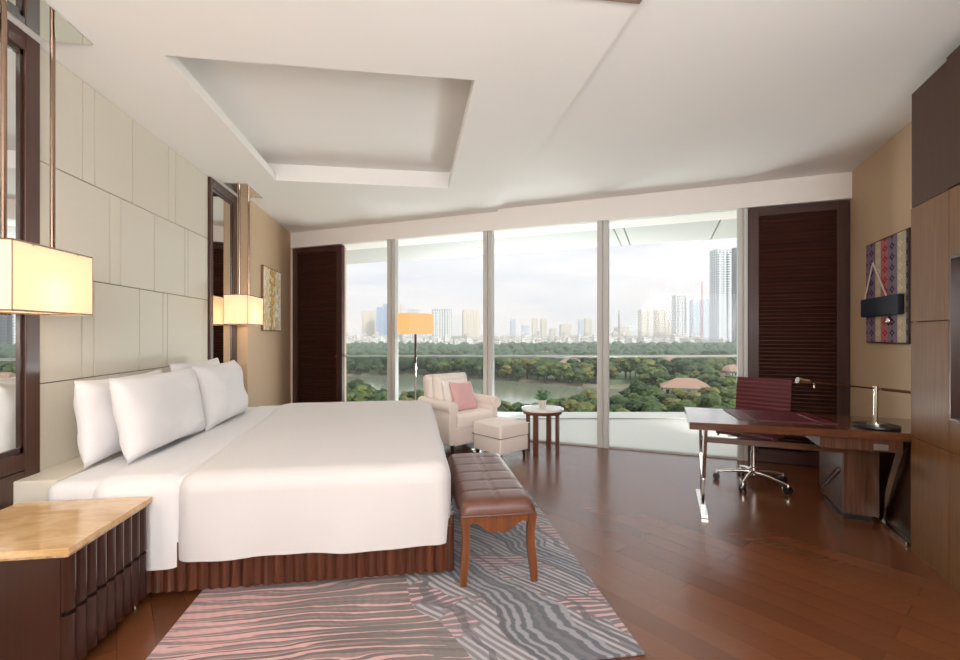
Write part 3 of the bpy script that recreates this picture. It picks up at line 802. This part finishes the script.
# ------------------------------------------------------------ desk
def to_rf(p):
    d_ = Vector(p)-P1; return (d_.dot(Vector((-math.sqrt(3)/2, .5, 0))), d_.dot(Vector((-.5, -math.sqrt(3)/2, 0))))
r = thing('desk', 'zebra-wood writing desk with chrome legs and pedestal by the window', 'desk', P1, RZR)
# local coordinates (n, s)
SN = 2.055; topo = [(1.62, 1.30), (1.615, 2.06), (.31, 1.965), (.02, 1.945), (.02, 1.30)]
MB().prism(topo, .695, .75, .003).build('desktop', M['desk'], r)
MB().box(.32, .78, 1.40, 1.93, .61, .694, .002).build('drawer', M['desk_v'], r)
MB().box(.55, 1.50, 1.60, 1.64, .52, .565, .002).build('stretcher', M['desk'], r)
lg = MB()
lg.hull([(x, s_, z) for x in (1.49, 1.512) for s_, z in ((2.02, .694), (1.90, .694), (1.70, .03), (1.64, .03))])
lg.hull([(x, s_, z) for x in (1.49, 1.512) for s_, z in ((1.33, .694), (1.42, .694), (1.68, .03), (1.62, .03))])
lg.build('leg', M['chrome'], r)
MB().box(1.475, 1.53, 1.30, 1.92, 0, .03, .004).build('foot_bar', M['chrome'], r)
ped = MB().box(.32, .54, 1.0, 1.56, .05, .60, .003).build('pedestal', M['desk_v'], r)
MB().box(.322, .538, 1.561, 1.572, .055, .59, .002).build('pedestal_door', M['desk_v'], r)
MB().box(.34, .52, 1.04, 1.50, 0, .05).build('plinth', M['black'], r)
MB().tube([(.545, 1.10, .10), (.545, 1.52, .36)], .004, 6).tube([(.545, 1.10, .14), (.545, 1.48, .38)], .004, 6).build('cable_clips', M['steel'], r)
lg = MB()
lg.hull([(x, s_, z) for x in (.285, .305) for s_, z in ((1.93, .694), (1.84, .694), (1.50, .03), (1.56, .03))])
lg.build('leg', M['chrome'], r)
MB().box(.27, .312, 1.34, 1.94, 0, .028, .004).build('foot_bar', M['chrome'], r)
MB().box(.255, .262, 1.30, 1.93, .03, .69, .001).build('end_panel', M['dark'], r)
MB().box(.40, .48, 1.931, 1.938, .62, .66, .002).build('power_socket', M['steel'], r)
# things on the desk
def on_top(u, v, z): return at(u, (EYE-z)*460/(v-334.0), z)
q = [Vector(on_top(*p)) for p in ((723, 409.5, .751), (739, 419.5, .751), (838, 424.5, .751), (806, 413, .751))]
mid = sum(q, Vector())/4
pad = MB().prism([tuple((p-mid)[:2]) for p in q], 0, .006, .0015)
r = thing('desk_pad', 'burgundy leather writing pad lying on the desk', 'desk pad', (mid.x, mid.y, .7505))
pad.build('pad', M['burg'], r)
def strip(a, b, w):
    a, b = Vector(a)-mid, Vector(b)-mid; a.z = b.z = 0
    d_ = (b-a).normalized(); n_ = Vector((-d_.y, d_.x, 0))*w
    return MB().prism([tuple((a+n_)[:2]), tuple((b+n_)[:2]), tuple((b-n_)[:2]), tuple((a-n_)[:2])], .0062, .0085)
strip(on_top(741, 410.8, .757), on_top(757, 420.2, .757), .006).build('metal_bar', M['chrome'], r)
strip(on_top(797, 413.6, .757), on_top(822, 423.2, .757), .006).build('metal_bar', M['chrome'], r)

# desk lamp
bp = on_top(876, 427.0, .75)
r = thing('desk_lamp', 'chrome desk lamp with long slim arm standing on the desk', 'desk lamp', (bp.x, bp.y, .7505))
MB().lathe([(.128, 0), (.132, .006), (.13, .018), (.02, .02)], seg=40).build('base', M['black'], r, smooth=40)
MB().lathe([(.05, .0195), (.05, .028), (.02, .03)], seg=32).build('base_cap', M['chrome'], r, smooth=40)
MB().lathe([(.015, .03), (.013, .25), (.017, .252), (.017, .285), (.008, .287)], seg=20).build('post', M['chrome'], r, smooth=40)
ra = Vector((R2[0], R2[1], 0))
arm = MB().tube([ra*-.50+Vector((0, 0, .318)), ra*0+Vector((0, 0, .268)), ra*.30+Vector((0, 0, .236))], .0055, 8).build('arm', M['bronze'], r)
MB().tube([ra*.04+Vector((0, 0, .264)), ra*.30+Vector((0, 0, .236))], .011, 10).build('counterweight', M['bronze'], arm)
MB().tube([ra*-.55+Vector((0, 0, .326)), ra*-.52+Vector((0, 0, .32))], .022, 14).tube([ra*-.52+Vector((0, 0, .32)), ra*-.47+Vector((0, 0, .315))], .016, 14).build('lamp_head', M['chrome'], arm)
MB().tube([ra*-.43+Vector((0, 0, .311)), ra*-.43+Vector((0, 0, .27))], .004, 8).build('handle', M['bronze'], arm)

# desk chair
n_, s_ = 1.01, .84
cp = rf(n_, s_, 0)
r = thing('office_chair', 'burgundy leather office chair with chrome five-star base behind the desk', 'office chair', cp, RZR-math.radians(26))
# local: y+ toward the desk (front), x lateral
for k in range(5):
    a = math.radians(20+72*k); e = Vector((math.cos(a)*.31, math.sin(a)*.31, 0))
    MB().tube([(0, 0, .115), tuple(e*.5+Vector((0, 0, .105))), tuple(e+Vector((0, 0, .075)))], .021, 10, .012).build('base_arm', M['chrome'], r, smooth=50)
    cs = MB()
    side = Vector((-math.sin(a), math.cos(a), 0))
    for q_ in (-1, 1):
        c0 = e+side*q_*.010+Vector((0, 0, .03)); cs.tube([c0, c0+side*q_*.016], .03, 16)
    cst = cs.build('caster', M['black'], r, smooth=40)
    MB().tube([tuple(e+Vector((0, 0, .03))-side*.009), tuple(e+Vector((0, 0, .03))+side*.009)], .014, 10).tube([tuple(e+Vector((0, 0, .035))), tuple(e+Vector((0, 0, .08)))], .009, 8).build('caster_stem', M['chrome'], cst)
MB().lathe([(.035, .09), (.035, .15), (.026, .16), (.024, .30), (.017, .302), (.017, .42)], seg=20).build('gas_column', M['chrome'], r, smooth=40)
MB().box(-.09, .09, -.09, .09, .415, .445, .006).build('tilt_mechanism', M['steel'], r)
MB().tube([(.05, .0, .43), (.21, .04, .418)], .005, 8).build('lever', M['black'], r)
MB().tube([(-.05, .0, .43), (-.21, .02, .42)], .005, 8).build('lever', M['black'], r)
prof = []     # side profile (y, z): seat front -> seat back -> backrest top
prof = [(.25, .475), (.235, .49), (.10, .484), (-.05, .476), (-.17, .482), (-.215, .505), (-.235, .55), (-.245, .65), (-.262, .78), (-.285, .90), (-.30, .965)]
def ribbed(pr, hw, rib, th=.012):
    mb = MB(); P = [Vector((0, a, b)) for a, b in pr]; out = []
    for i in range(len(P)-1):
        L = (P[i+1]-P[i]).length; n = max(2, int(L/.006))
        for k in range(n): out.append(P[i].lerp(P[i+1], k/n))
    out.append(P[-1]); acc = 0; vs_ = []
    for i, p in enumerate(out):
        if i: acc += (p-out[i-1]).length
        d_ = (out[min(i+1, len(out)-1)]-out[max(i-1, 0)]).normalized(); nrm = Vector((0, -d_.z, d_.y))
        nrm = Vector((0, d_.z, -d_.y))
        h_ = th*(.55+.45*abs(math.sin(PI*acc/rib)))
        vs_.append([mb.bm.verts.new(tuple(Vector((x, 0, 0))+p+nrm*h_*sg)) for x, sg in ((-hw, 1), (hw, 1), (hw, -1), (-hw, -1))])
    for i in range(len(vs_)-1):
        for k in range(4): mb.bm.faces.new((vs_[i][k], vs_[i][(k+1) % 4], vs_[i+1][(k+1) % 4], vs_[i+1][k]))
    mb.bm.faces.new(vs_[0]); mb.bm.faces.new(vs_[-1][::-1]); return mb
ribbed(prof[:6], .24, .04).build('seat', M['burg'], r, smooth=60)
ribbed(prof[5:], .235, .04).build('backrest', M['burg'], r, smooth=60)
for sx in (-1, 1):
    MB().tube([(sx*.222, a-(.016 if b > .5 else 0), b-(.018 if b < .5 else 0)) for a, b in prof[:-1]], .010, 8).build('side_frame', M['chrome'], r, smooth=50)
MB().tube([(-.225, -.05, .455), (.225, -.05, .455)], .011, 8).tube([(-.225, -.262, .66), (.225, -.262, .66)], .009, 8).build('cross_bar', M['chrome'], r)

# ------------------------------------------------------------ wall cabinet on the right, television
S0, NF = 1.975, .30
r = thing('wall_cabinet', 'tall zebra-wood wall cabinet with television niche on the right', 'cabinet', rf(0, S0, 0), RZR)
def s_at(u, n=NF):
    k = (u-480)/460.0; d_ = Vector((F2[0]+R2[0]*k, F2[1]+R2[1]*k, 0)); nn = Vector((-math.sqrt(3)/2, .5, 0))
    Z = (n+P1.dot(nn))/d_.dot(nn); return to_rf(d_*Z)[1], Z
sv, Zv = s_at(949); sv -= S0; SE = 3.6
def zv(u, v): return EYE+(334-v)*s_at(u)[1]/460
zA = zv(912, 208); zB = zv(912, 322); zN0, zN1 = zv(949, 420), zv(949, 257); zL = zv(930, 444)
carc = MB().box(.001, NF-.03, 0, sv, 0, 2.955).box(.001, NF-.03, sv, SE, 0, zN0).box(.001, NF-.03, sv, SE, zN1, 2.955).box(.001, .04, sv, SE, zN0, zN1)
carc.build('carcass', M['cab_dark'], r)
MB().box(.041, NF-.002, sv-.001, sv+.012, zN0, zN1).box(.041, NF-.002, sv+.012, SE, zN0-.0, zN0+.012).box(.041, NF-.002, sv+.012, SE, zN1-.012, zN1).build('niche_lining', M['dark'], r)
g = .0025
MB().box(NF-.03, NF, 0, sv-g, .0, zL-g, .002).build('door', M['cab'], r)
MB().box(NF-.03, NF, 0, sv-g, zL+g, zB-g, .002).build('door', M['cab'], r)
MB().box(NF-.03, NF, 0, sv-g, zB+g, zA-g, .002).build('door', M['cab'], r)
MB().box(NF-.03, NF-.004, 0, sv-g*2, zA+g, 2.957, .002).build('upper_door', M['cab_dark'], r)
k_ = sv
while k_ < SE-.1:
    e_ = min(k_+.9, SE)
    MB().box(NF-.03, NF, k_+g, e_-g, 0.0, zL-g, .002).build('door', M['cab'], r)
    MB().box(NF-.03, NF, k_+g, e_-g, zL+g, zN0-g, .002).build('door', M['cab'], r)
    MB().box(NF-.03, NF, k_+g, e_-g, zN1+g, zA-g, .002).build('door', M['cab'], r)
    MB().box(NF-.03, NF+.012, k_+g, e_-g, zA+g, 2.957, .002).build('upper_door', M['cab_dark'], r)
    k_ = e_
r = thing('television', 'black flat television set in the cabinet niche', 'television', rf(.05, S0+sv+.06, zN0+.042), RZR)
MB().box(0, .05, 0, 1.4, .06, zN1-zN0-.08, .006).build('casing', M['black'], r)
MB().box(.0505, .053, .02, 1.38, .08, zN1-zN0-.10).build('screen', M['screen'], r)
MB().box(0, .16, .5, .9, -.029, -.015, .003).box(.01, .03, .65, .75, -.02, .07).build('stand', M['steel'], r)

# ------------------------------------------------------------ pictures
r = thing('textile_artwork', 'framed striped purple, cream and red weaving on the right wall', 'wall art', rf(.001, .455, 1.32), RZR)
MB().box(0, .03, 0, .80, 0, .905, .003).build('frame', M['dark'], r)
MB().box(.0305, .034, .012, .788, .012, .893).build('woven_panel', M['textile'], r)
MB().box(.034, .075, -.0, .75, .235, .40, .012, 3).build('navy_bar', M['navy'], r)
rib = MB()
def band(a, b, w=.011):
    a, b = Vector(a), Vector(b); d_ = (b-a).normalized(); nn = Vector((0, -d_.z, d_.y))*w
    rib.hull([tuple(p+q_+Vector((e, 0, 0))) for p in (a, b) for q_ in (nn, -nn) for e in (0, .004)])
band((.036, .17, .72), (.05, .03, .40)); band((.036, .17, .72), (.05, .48, .40))
rib.build('white_cord', M['ribbon'], r)
MB().blob((.04, .50, .19), .026, 3, 0, sq=1.5).build('silver_pendant', M['chrome'], r, smooth=True)
r = thing('flower_picture', 'gold and white flower picture on the beige wall past the far lamp', 'wall art', (XB+.001, 6.33, 1.44))
MB().box(0, .03, 0, .79, 0, .86, .003).build('frame', M['bronze'], r)
MB().box(.0305, .034, .01, .78, .01, .85).build('canvas', M['gold'], r)


# ------------------------------------------------------------ exterior
GZ = -25.0
gm = MB(); a, b = Vector((-3000, -200, GZ)), None
struct(MB().box(-3500, 5500, 20, 6000, GZ-1, GZ).build('ground', M['ground']))
def gp(u, v, z=GZ): return at(u, (EYE-z)*460/(v-334.0), z)
lake = [(330, 376), (420, 374), (470, 378.5), (520, 381), (560, 385), (604, 387.5), (640, 389), (660, 393), (640, 402), (600, 414), (540, 425), (460, 420), (400, 408), (330, 398)]
mb = MB(); mb.prism([tuple(gp(u, v)[:2]) for u, v in lake], GZ, GZ+.15)
tag(mb.build('lake', M['water']), 'calm grey-green lake in the park beyond the windows', 'lake', kind='structure')
mb = MB(); sh_ = lake[0:8]
for (a, b) in zip(sh_[:-1], sh_[1:]):
    p, q_ = gp(*a), gp(*b); d_ = (q_-p).normalized(); nn = Vector((-d_.y, d_.x, 0))
    if nn.dot(Vector((F2[0], F2[1], 0))) < 0: nn = -nn
    mb.hull([tuple(x) for x in (p, q_, p+nn*5, q_+nn*5, p+nn*2+Vector((0, 0, 1)), q_+nn*2+Vector((0, 0, 1)))])
struct(mb.build('lake_bank', M['bank']))
def in_poly(p, poly):
    c = False; n = len(poly)
    for i in range(n):
        x1, y1 = poly[i]; x2, y2 = poly[i-1]
        if (y1 > p[1]) != (y2 > p[1]) and p[0] < (x2-x1)*(p[1]-y1)/(y2-y1)+x1: c = not c
    return c
rnd = random.Random(11)
def crown_mesh(seed, sub):
    mb = MB(); q_ = random.Random(seed)
    for k in range(14 if sub > 1 else 3):
        a = q_.uniform(0, 2*PI); d_ = q_.uniform(.0, .72) if sub > 1 else q_.uniform(0, .4); zz = q_.uniform(-.45, .55)
        d_ *= math.sqrt(max(.1, 1-abs(zz)))
        mb.blob((d_*math.cos(a), d_*math.sin(a), zz), q_.uniform(.34, .55) if sub > 1 else .65, sub, .45, 2.6, q_.random()*20, .85)
    return mb
def make_tree(seed, mat, name, label, group):
    r_ = thing(name, label, 'tree', (0, 0, GZ), 0, group)
    c_ = crown_mesh(seed, 3).build('crown', mat, r_, smooth=80); c_.scale = (3.4, 3.4, 3.2); c_.location = (0, 0, 4.8)
    MB().tube([(0, 0, 0), (.1, 0, 2.2), (.0, .1, 4.2)], .28, 8, .16).tube([(.1, 0, 2.4), (1.1, .4, 4.0)], .12, 6, .06).build('trunk', M['bark'], r_)
    return r_
kinds = [make_tree(1, M['tree1'], 'park_tree', 'dark green broadleaf tree among the others in the park below', 'dark green park trees'),
         make_tree(2, M['tree2'], 'park_tree', 'bright green bushy tree among the others in the park below', 'bright green park trees'),
         make_tree(3, M['tree3'], 'park_tree', 'yellowish olive tree among the greener ones in the park', 'yellowish park trees'),
         make_tree(5, M['tree1'], 'park_tree', 'dark green broadleaf tree among the others in the park below', 'dark green park trees'),
         make_tree(6, M['tree2'], 'park_tree', 'bright green bushy tree among the others in the park below', 'bright green park trees')]
villas = [(571, 335, 16, 10, -.3), (628, 352, 16, 8, .2), (673, 352, 18, 8, .1), (686, 182, 17, 11, -.35), (731, 262, 12, 9, .4), (545, 480, 14, 9, .2), (505, 450, 14, 9, .1)]
lp = lake
spots = []
Z = 112.0
while Z < 760:
    st = 5.2+Z*.012; wid = (760-320)/460.0*Z
    u = 322+rnd.uniform(0, st/Z*460)
    while u < 762:
        uu = u+rnd.uniform(-.35, .35)*st/Z*460; ZZ = Z+rnd.uniform(-.4, .4)*st
        v = 334+(EYE-GZ)*460/ZZ
        ok = not in_poly((uu, v-.5), lp)
        if 485 < uu < 612 and ZZ < 232 and ZZ > 150: ok = False
        if 610 < uu < 640 and 200 < ZZ < 260: ok = False
        for (vu, vz, vw, vd, va) in villas:
            if abs((uu-vu)/460*ZZ) < vw*(.62 if vz < 300 else .72) and vz-(vd*1.9+3 if vz < 200 else 62) < ZZ < vz+vd*.8: ok = False
        if ok: spots.append((ZZ, uu))
        u += st/Z*460
    Z += st*(1.05 if Z < 300 else 1.5)
spots.sort()
near, far = spots[:285], spots[285:]
used = [False]*5
for ZZ, uu in near:
    w_ = rnd.random(); k = 0 if w_ < .25 else 1 if w_ < .5 else 2 if w_ < .66 else 3 if w_ < .83 else 4
    o = kinds[k] if not used[k] else copy_tree(kinds[k]); used[k] = True
    p = at(uu, ZZ, GZ); sca = rnd.uniform(.8, 1.25)*(1.0 if ZZ < 240 else 1.35)
    o.location = (p.x, p.y, GZ+.0); o.scale = (sca*rnd.uniform(.9, 1.2), sca, sca*rnd.uniform(.85, 1.15)); o.rotation_euler = (0, 0, rnd.uniform(0, 6.28))
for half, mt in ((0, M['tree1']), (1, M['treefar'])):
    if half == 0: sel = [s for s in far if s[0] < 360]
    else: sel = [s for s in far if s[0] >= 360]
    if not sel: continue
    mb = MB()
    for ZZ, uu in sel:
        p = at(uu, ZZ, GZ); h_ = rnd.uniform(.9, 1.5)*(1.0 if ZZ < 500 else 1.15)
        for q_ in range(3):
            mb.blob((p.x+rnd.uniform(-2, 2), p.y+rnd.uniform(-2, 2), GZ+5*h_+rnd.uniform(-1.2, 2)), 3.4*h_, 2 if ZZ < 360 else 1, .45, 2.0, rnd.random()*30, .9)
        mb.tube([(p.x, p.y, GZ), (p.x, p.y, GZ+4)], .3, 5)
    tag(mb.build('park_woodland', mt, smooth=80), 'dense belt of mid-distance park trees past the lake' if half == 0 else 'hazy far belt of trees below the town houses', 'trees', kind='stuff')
# villas
vl = ['terracotta-roofed villa among trees across the lake', 'long low villa roof just left of the middle of the right-hand pane, by the rail',
      'low villa roof to the right in the same pane, by the rail', 'large terracotta hipped villa roof nearest to the hotel, behind the desk corner',
      'villa with reddish roof at the right window frame, below the tall towers', 'small far villa roof above the lake, in the second pane from the shutter', 'small far villa roof beyond the lake, just right of the second mullion']
for (vu, vz, vw, vd, va), lab in zip(villas, vl):
    p = at(vu, vz, GZ); r_ = thing('villa', lab, 'house', p, va-YAW, 'terracotta-roofed villas in the park')
    hh = 5.6; w2, d2 = vw/2, vd/2
    MB().box(-w2, w2, -d2, d2, 0, hh).box(-w2-2.5, -w2, -d2*.6, d2*.7, 0, 3.4).build('walls', M['villa'], r_)
    MB().hull([(-w2-1, -d2-1, hh), (w2+1, -d2-1, hh), (w2+1, d2+1, hh), (-w2-1, d2+1, hh), (-w2*.4, 0, hh+3.4), (w2*.4, 0, hh+3.4)]).hull([(-w2-3.2, -d2*.7, 3.4), (-w2+.5, -d2*.7, 3.4), (-w2+.5, d2*.8, 3.4), (-w2-3.2, d2*.8, 3.4), (-w2, 0, 5.2)]).build('roof', M['roof'], r_)
    wn = MB()
    for k in range(4): wn.box(-w2+1+k*(vw-2)/4, -w2+2.2+k*(vw-2)/4, -d2-.05, -d2, 3.2, 4.8)
    wn.build('windows', M['screen'], r_)
# towers: (u0, u1, vtop, Z, material, label)
tw = [(361, 376, 310, 1500, 'fac_cream', 'pale cream tower at the far left of the skyline'),
      (376, 384, 306, 1450, 'fac_blue', 'blue glass tower, the lower of the two beside the left mullion'),
      (382, 390, 303, 1480, 'fac_blue', 'taller blue glass tower touching the left mullion'),
      (395, 404, 303.5, 1700, 'fac_cream', 'cream tower just right of the left mullion'),
      (405, 422, 308.5, 1650, 'fac_white', 'grey-white tower standing behind the floor lamp shade'),
      (430, 453, 308.5, 1500, 'fac_white', 'broad white striped tower just right of the floor lamp'),
      (461, 481, 309, 1550, 'fac_cream', 'warm cream tower left of the second mullion'),
      (510, 516, 319, 2300, 'fac_pale', 'thin hazy tower above the side of the lake'),
      (521, 529, 325, 2400, 'fac_pale', 'low hazy block left of the twin cream towers'),
      (531.5, 538, 318, 2100, 'fac_cream', 'left one of twin cream towers above the side table'),
      (540, 547, 318.5, 2100, 'fac_cream', 'right one of twin cream towers above the side table'),
      (549, 556, 328, 2300, 'fac_cream', 'low block right of the twin cream towers'),
      (559, 572, 324, 2200, 'fac_cream', 'wide low cream block over the lake roof'),
      (578, 583, 319, 2100, 'fac_pale', 'pale slim tower left of the third mullion'),
      (583.5, 592, 318, 2200, 'fac_cream', 'cream tower left of the third mullion'),
      (614, 630, 327, 2000, 'fac_cream', 'low yellowish building just right of the third mullion'),
      (638, 650, 309.5, 1700, 'fac_cream', 'first of the two matching towers in the right-hand pane'),
      (654, 667, 309.5, 1700, 'fac_cream', 'second of the two matching towers in the right-hand pane'),
      (667.5, 672, 320, 1900, 'fac_cream', 'narrow low tower behind the matching pair'),
      (672.5, 687.5, 294, 1400, 'fac_white', 'striped white tower in the middle of the right-hand pane'),
      (690, 699, 299, 1600, 'fac_pale', 'pale bluish tower left of the red mast'),
      (699.5, 710.5, 299, 1620, 'fac_pale', 'pale bluish tower behind the red mast'),
      (711, 730, 249, 880, 'fac_grey', 'tallest grey-white high-rise beside the right mullion'),
      (730.3, 741, 248, 905, 'fac_dark', 'dark grey high-rise slab touching the right mullion')]
for (u0_, u1_, vt_, Zt, mt, lab) in tw:
    w_ = (u1_-u0_)/460*Zt*.84; p = at((u0_+u1_)/2, Zt, GZ); hh = EYE-GZ+(334-vt_)*Zt/460
    r_ = thing('high_rise', lab, 'building', p, -YAW*1.0+.12, 'towers on the skyline')
    mb = MB().box(-w_/2, w_/2, -w_*.35, w_*.35, 0, hh-4)
    for k in (-.3, .3): mb.box(w_*(k-.09), w_*(k+.09), -w_*.35-2.2, -w_*.35, 0, hh-10)
    mb.build('facade', M[mt], r_)
    MB().box(-w_*.3, w_*.3, -w_*.2, w_*.2, hh-4, hh).box(-w_*.5, w_*.5, -w_*.36, w_*.36, hh-4, hh-2.5).build('roof_block', M['house'] if mt != 'fac_dark' else M['fac_dark'], r_)
for (u_, vt_, lab, c_) in ((702, 281, 'red and white lattice mast among the right-hand towers', (210, 120, 110)), (619, 311, 'thin antenna mast right of the third mullion', (150, 140, 140))):
    p = at(u_, 1350, GZ); hh = EYE-GZ+(334-vt_)*1350/460
    mb = MB()
    for sx, sy in ((-1, -1), (1, -1), (1, 1), (-1, 1)): mb.tube([(sx*3, sy*3, 0), (sx*.4, sy*.4, hh)], .45, 5)
    for k in range(14):
        z_ = hh*k/14; q_ = 3-2.6*k/14; z2 = hh*(k+1)/14; q2 = 3-2.6*(k+1)/14
        mb.tube([(-q_, -q_, z_), (q2, -q2, z2)], .35, 4).tube([(q_, -q_, z_), (-q2, -q2, z2)], .35, 4)
    tag(mb.build('antenna_mast', plain('mast_paint', c_, .6, nscale=.02), loc=p), lab, 'mast')
# town houses
protos = []
for k in range(4):
    mb = MB(); w_, d_, h_ = ((12, 9, 11), (9, 9, 14), (18, 9, 9), (10, 12, 16))[k]
    mb.box(-w_/2, w_/2, -d_/2, d_/2, 0, h_)
    mb.hull([(-w_/2-1, -d_/2-1, h_), (w_/2+1, -d_/2-1, h_), (w_/2+1, d_/2+1, h_), (-w_/2-1, d_/2+1, h_), (-w_*.2, 0, h_+3.5), (w_*.2, 0, h_+3.5)]) if k != 1 else mb.box(-w_/2, w_*.1, -d_/2, d_*.2, h_, h_+3)
    o = mb.build('town_house', [M['house'], M['houseroof']])
    for f in o.data.polygons:
        if f.center.z > h_+.4 and k != 1: f.material_index = 1
    tag(o, ('white gabled town house in the dense row below the skyline', 'white flat-topped town house in the dense row below the skyline',
            'long white town house in the dense row below the skyline', 'tall narrow white town house in the dense row below the skyline')[k], 'house', 'town houses below the skyline')
    protos.append(o)
hs = []; pl_ = []; tries = 0
while len(hs) < 230 and tries < 20000:
    tries += 1
    u_, Z_ = rnd.uniform(330, 745), rnd.uniform(780, 1230); p = at(u_, Z_, 0)
    if u_ > 700 and 840 < Z_ < 950: continue
    if all((p-q_).length > 19 for q_ in pl_): hs.append((u_, Z_)); pl_.append(p)
for i, (u_, Z_) in enumerate(hs):
    k = i % 4
    o = protos[k] if i < 4 else protos[k].copy()
    if i >= 4: C.objects.link(o)
    p = at(u_, Z_, GZ); o.location = p; o.rotation_euler = (0, 0, rnd.uniform(-.6, .6)); o.scale = (1, 1, rnd.uniform(.8, 1.3)*(1+(Z_-800)/900))

# ------------------------------------------------------------ world + lights
w = bpy.data.worlds.new('overcast_sky'); sc.world = w; w.use_nodes = True; nt = w.node_tree
bg = nt.nodes['Background']
tc_ = node(nt, 'ShaderNodeTexCoord'); sep = node(nt, 'ShaderNodeSeparateXYZ'); nt.links.new(tc_.outputs['Generated'], sep.inputs[0])
c = ramp(nt, sep.outputs[2], [(0.0, lin((255, 232, 222))), (.10, lin((252, 234, 230))), (.25, lin((246, 236, 238))), (.6, lin((214, 226, 242))), (1.0, lin((196, 214, 240)))])
mp = node(nt, 'ShaderNodeMapping'); mp.inputs['Scale'].default_value = (1.5, 1.5, 9); nt.links.new(tc_.outputs['Generated'], mp.inputs[0])
cl = noise_tex(nt, mp.outputs[0], 1.6, 5, .6, .3)
c = mix(nt, ramp(nt, cl, [(.40, (0, 0, 0, 1)), (.66, (1, 1, 1, 1))]), c, lin((212, 208, 214)))
nt.links.new(c, bg.inputs[0]); bg.inputs[1].default_value = 1.0

def area(name, loc, target, sx, sy, e, col=(1, 1, 1), portal=False):
    L = bpy.data.lights.new(name, 'AREA'); L.shape = 'RECTANGLE'; L.size = sx; L.size_y = sy; L.energy = e; L.color = col
    o = bpy.data.objects.new(name, L); C.objects.link(o); o.location = loc
    o.rotation_euler = (Vector(target)-Vector(loc)).to_track_quat('-Z', 'Z').to_euler()
    if portal: L.cycles.is_portal = True
    return o
tm = (edges[0]+edges[4])/2
area('window_portal', wf(tm, .2, 1.4), wf(tm, -2, 1.4), edges[4]-edges[0], 2.8, 1, portal=True)
# added fill lights behind the camera, aimed up; no lamp stands there
area('added_fill', (.1, -1.3, 1.9), (-.1, .5, 3.4), 3.6, 1.4, FILL1, (1, .985, .96))
area('added_fill_right', (2.3, -.3, 1.9), (2.1, 1.6, 3.4), 1.8, 1.2, FILL2, (1, .985, .96))
area('added_rear_fill', ((wx0+wx1)/2, YBACK-.05, 1.55), ((wx0+wx1)/2, 5, 1.55), wx1-wx0-.1, 2.3, 30, (1, .985, .965))  # unseen area light added in the rear opening to brighten the room
area('added_balcony_fill', wf(4.7, 2.8, -.3), wf(4.7, -.6, 3.1), 8, .3, 250, (1, .98, .965))  # fill added out of view below the curb, brightens soffit and ceiling
S = bpy.data.lights.new('sun', 'SUN'); S.energy = 3.0; S.angle = .2; S.color = (1, .93, .84)
so = bpy.data.objects.new('sun', S); C.objects.link(so); so.rotation_euler = Vector((-.45, .55, -.7)).to_track_quat('-Z', 'Z').to_euler()
if HAZE:
    m = bpy.data.materials.new('morning_haze'); m.use_nodes = True; n3 = m.node_tree; n3.nodes.clear()
    o3 = node(n3, 'ShaderNodeOutputMaterial'); v3 = node(n3, 'ShaderNodeVolumeScatter')
    v3.inputs['Density'].default_value = HAZE; v3.inputs['Color'].default_value = (1, .96, .925, 1)
    n3.links.new(v3.outputs[0], o3.inputs['Volume'])
    hz = MB().box(-1500, 3000, 90, 2600, GZ-.5, 260).build('haze', m)
    struct(hz)

# ------------------------------------------------------------ camera
cam = bpy.data.cameras.new('camera'); co = bpy.data.objects.new('camera', cam); C.objects.link(co)
co.location = (0, 0, EYE); co.rotation_euler = (PI/2, 0, -YAW)
cam.sensor_width = 36; cam.lens = 36*460/960.0; cam.shift_y = 4/960.0; cam.clip_end = 20000; cam.clip_start = .05
sc.camera = co
sc.view_settings.view_transform = 'Standard'; sc.view_settings.look = 'None'; sc.view_settings.gamma = 1
sc.view_settings.exposure = 0.75; sc.view_settings.use_curve_mapping = False
sc.cycles.use_denoising = True
sc.cycles.max_bounces = 10; sc.cycles.diffuse_bounces = 5; sc.cycles.transparent_max_bounces = 12
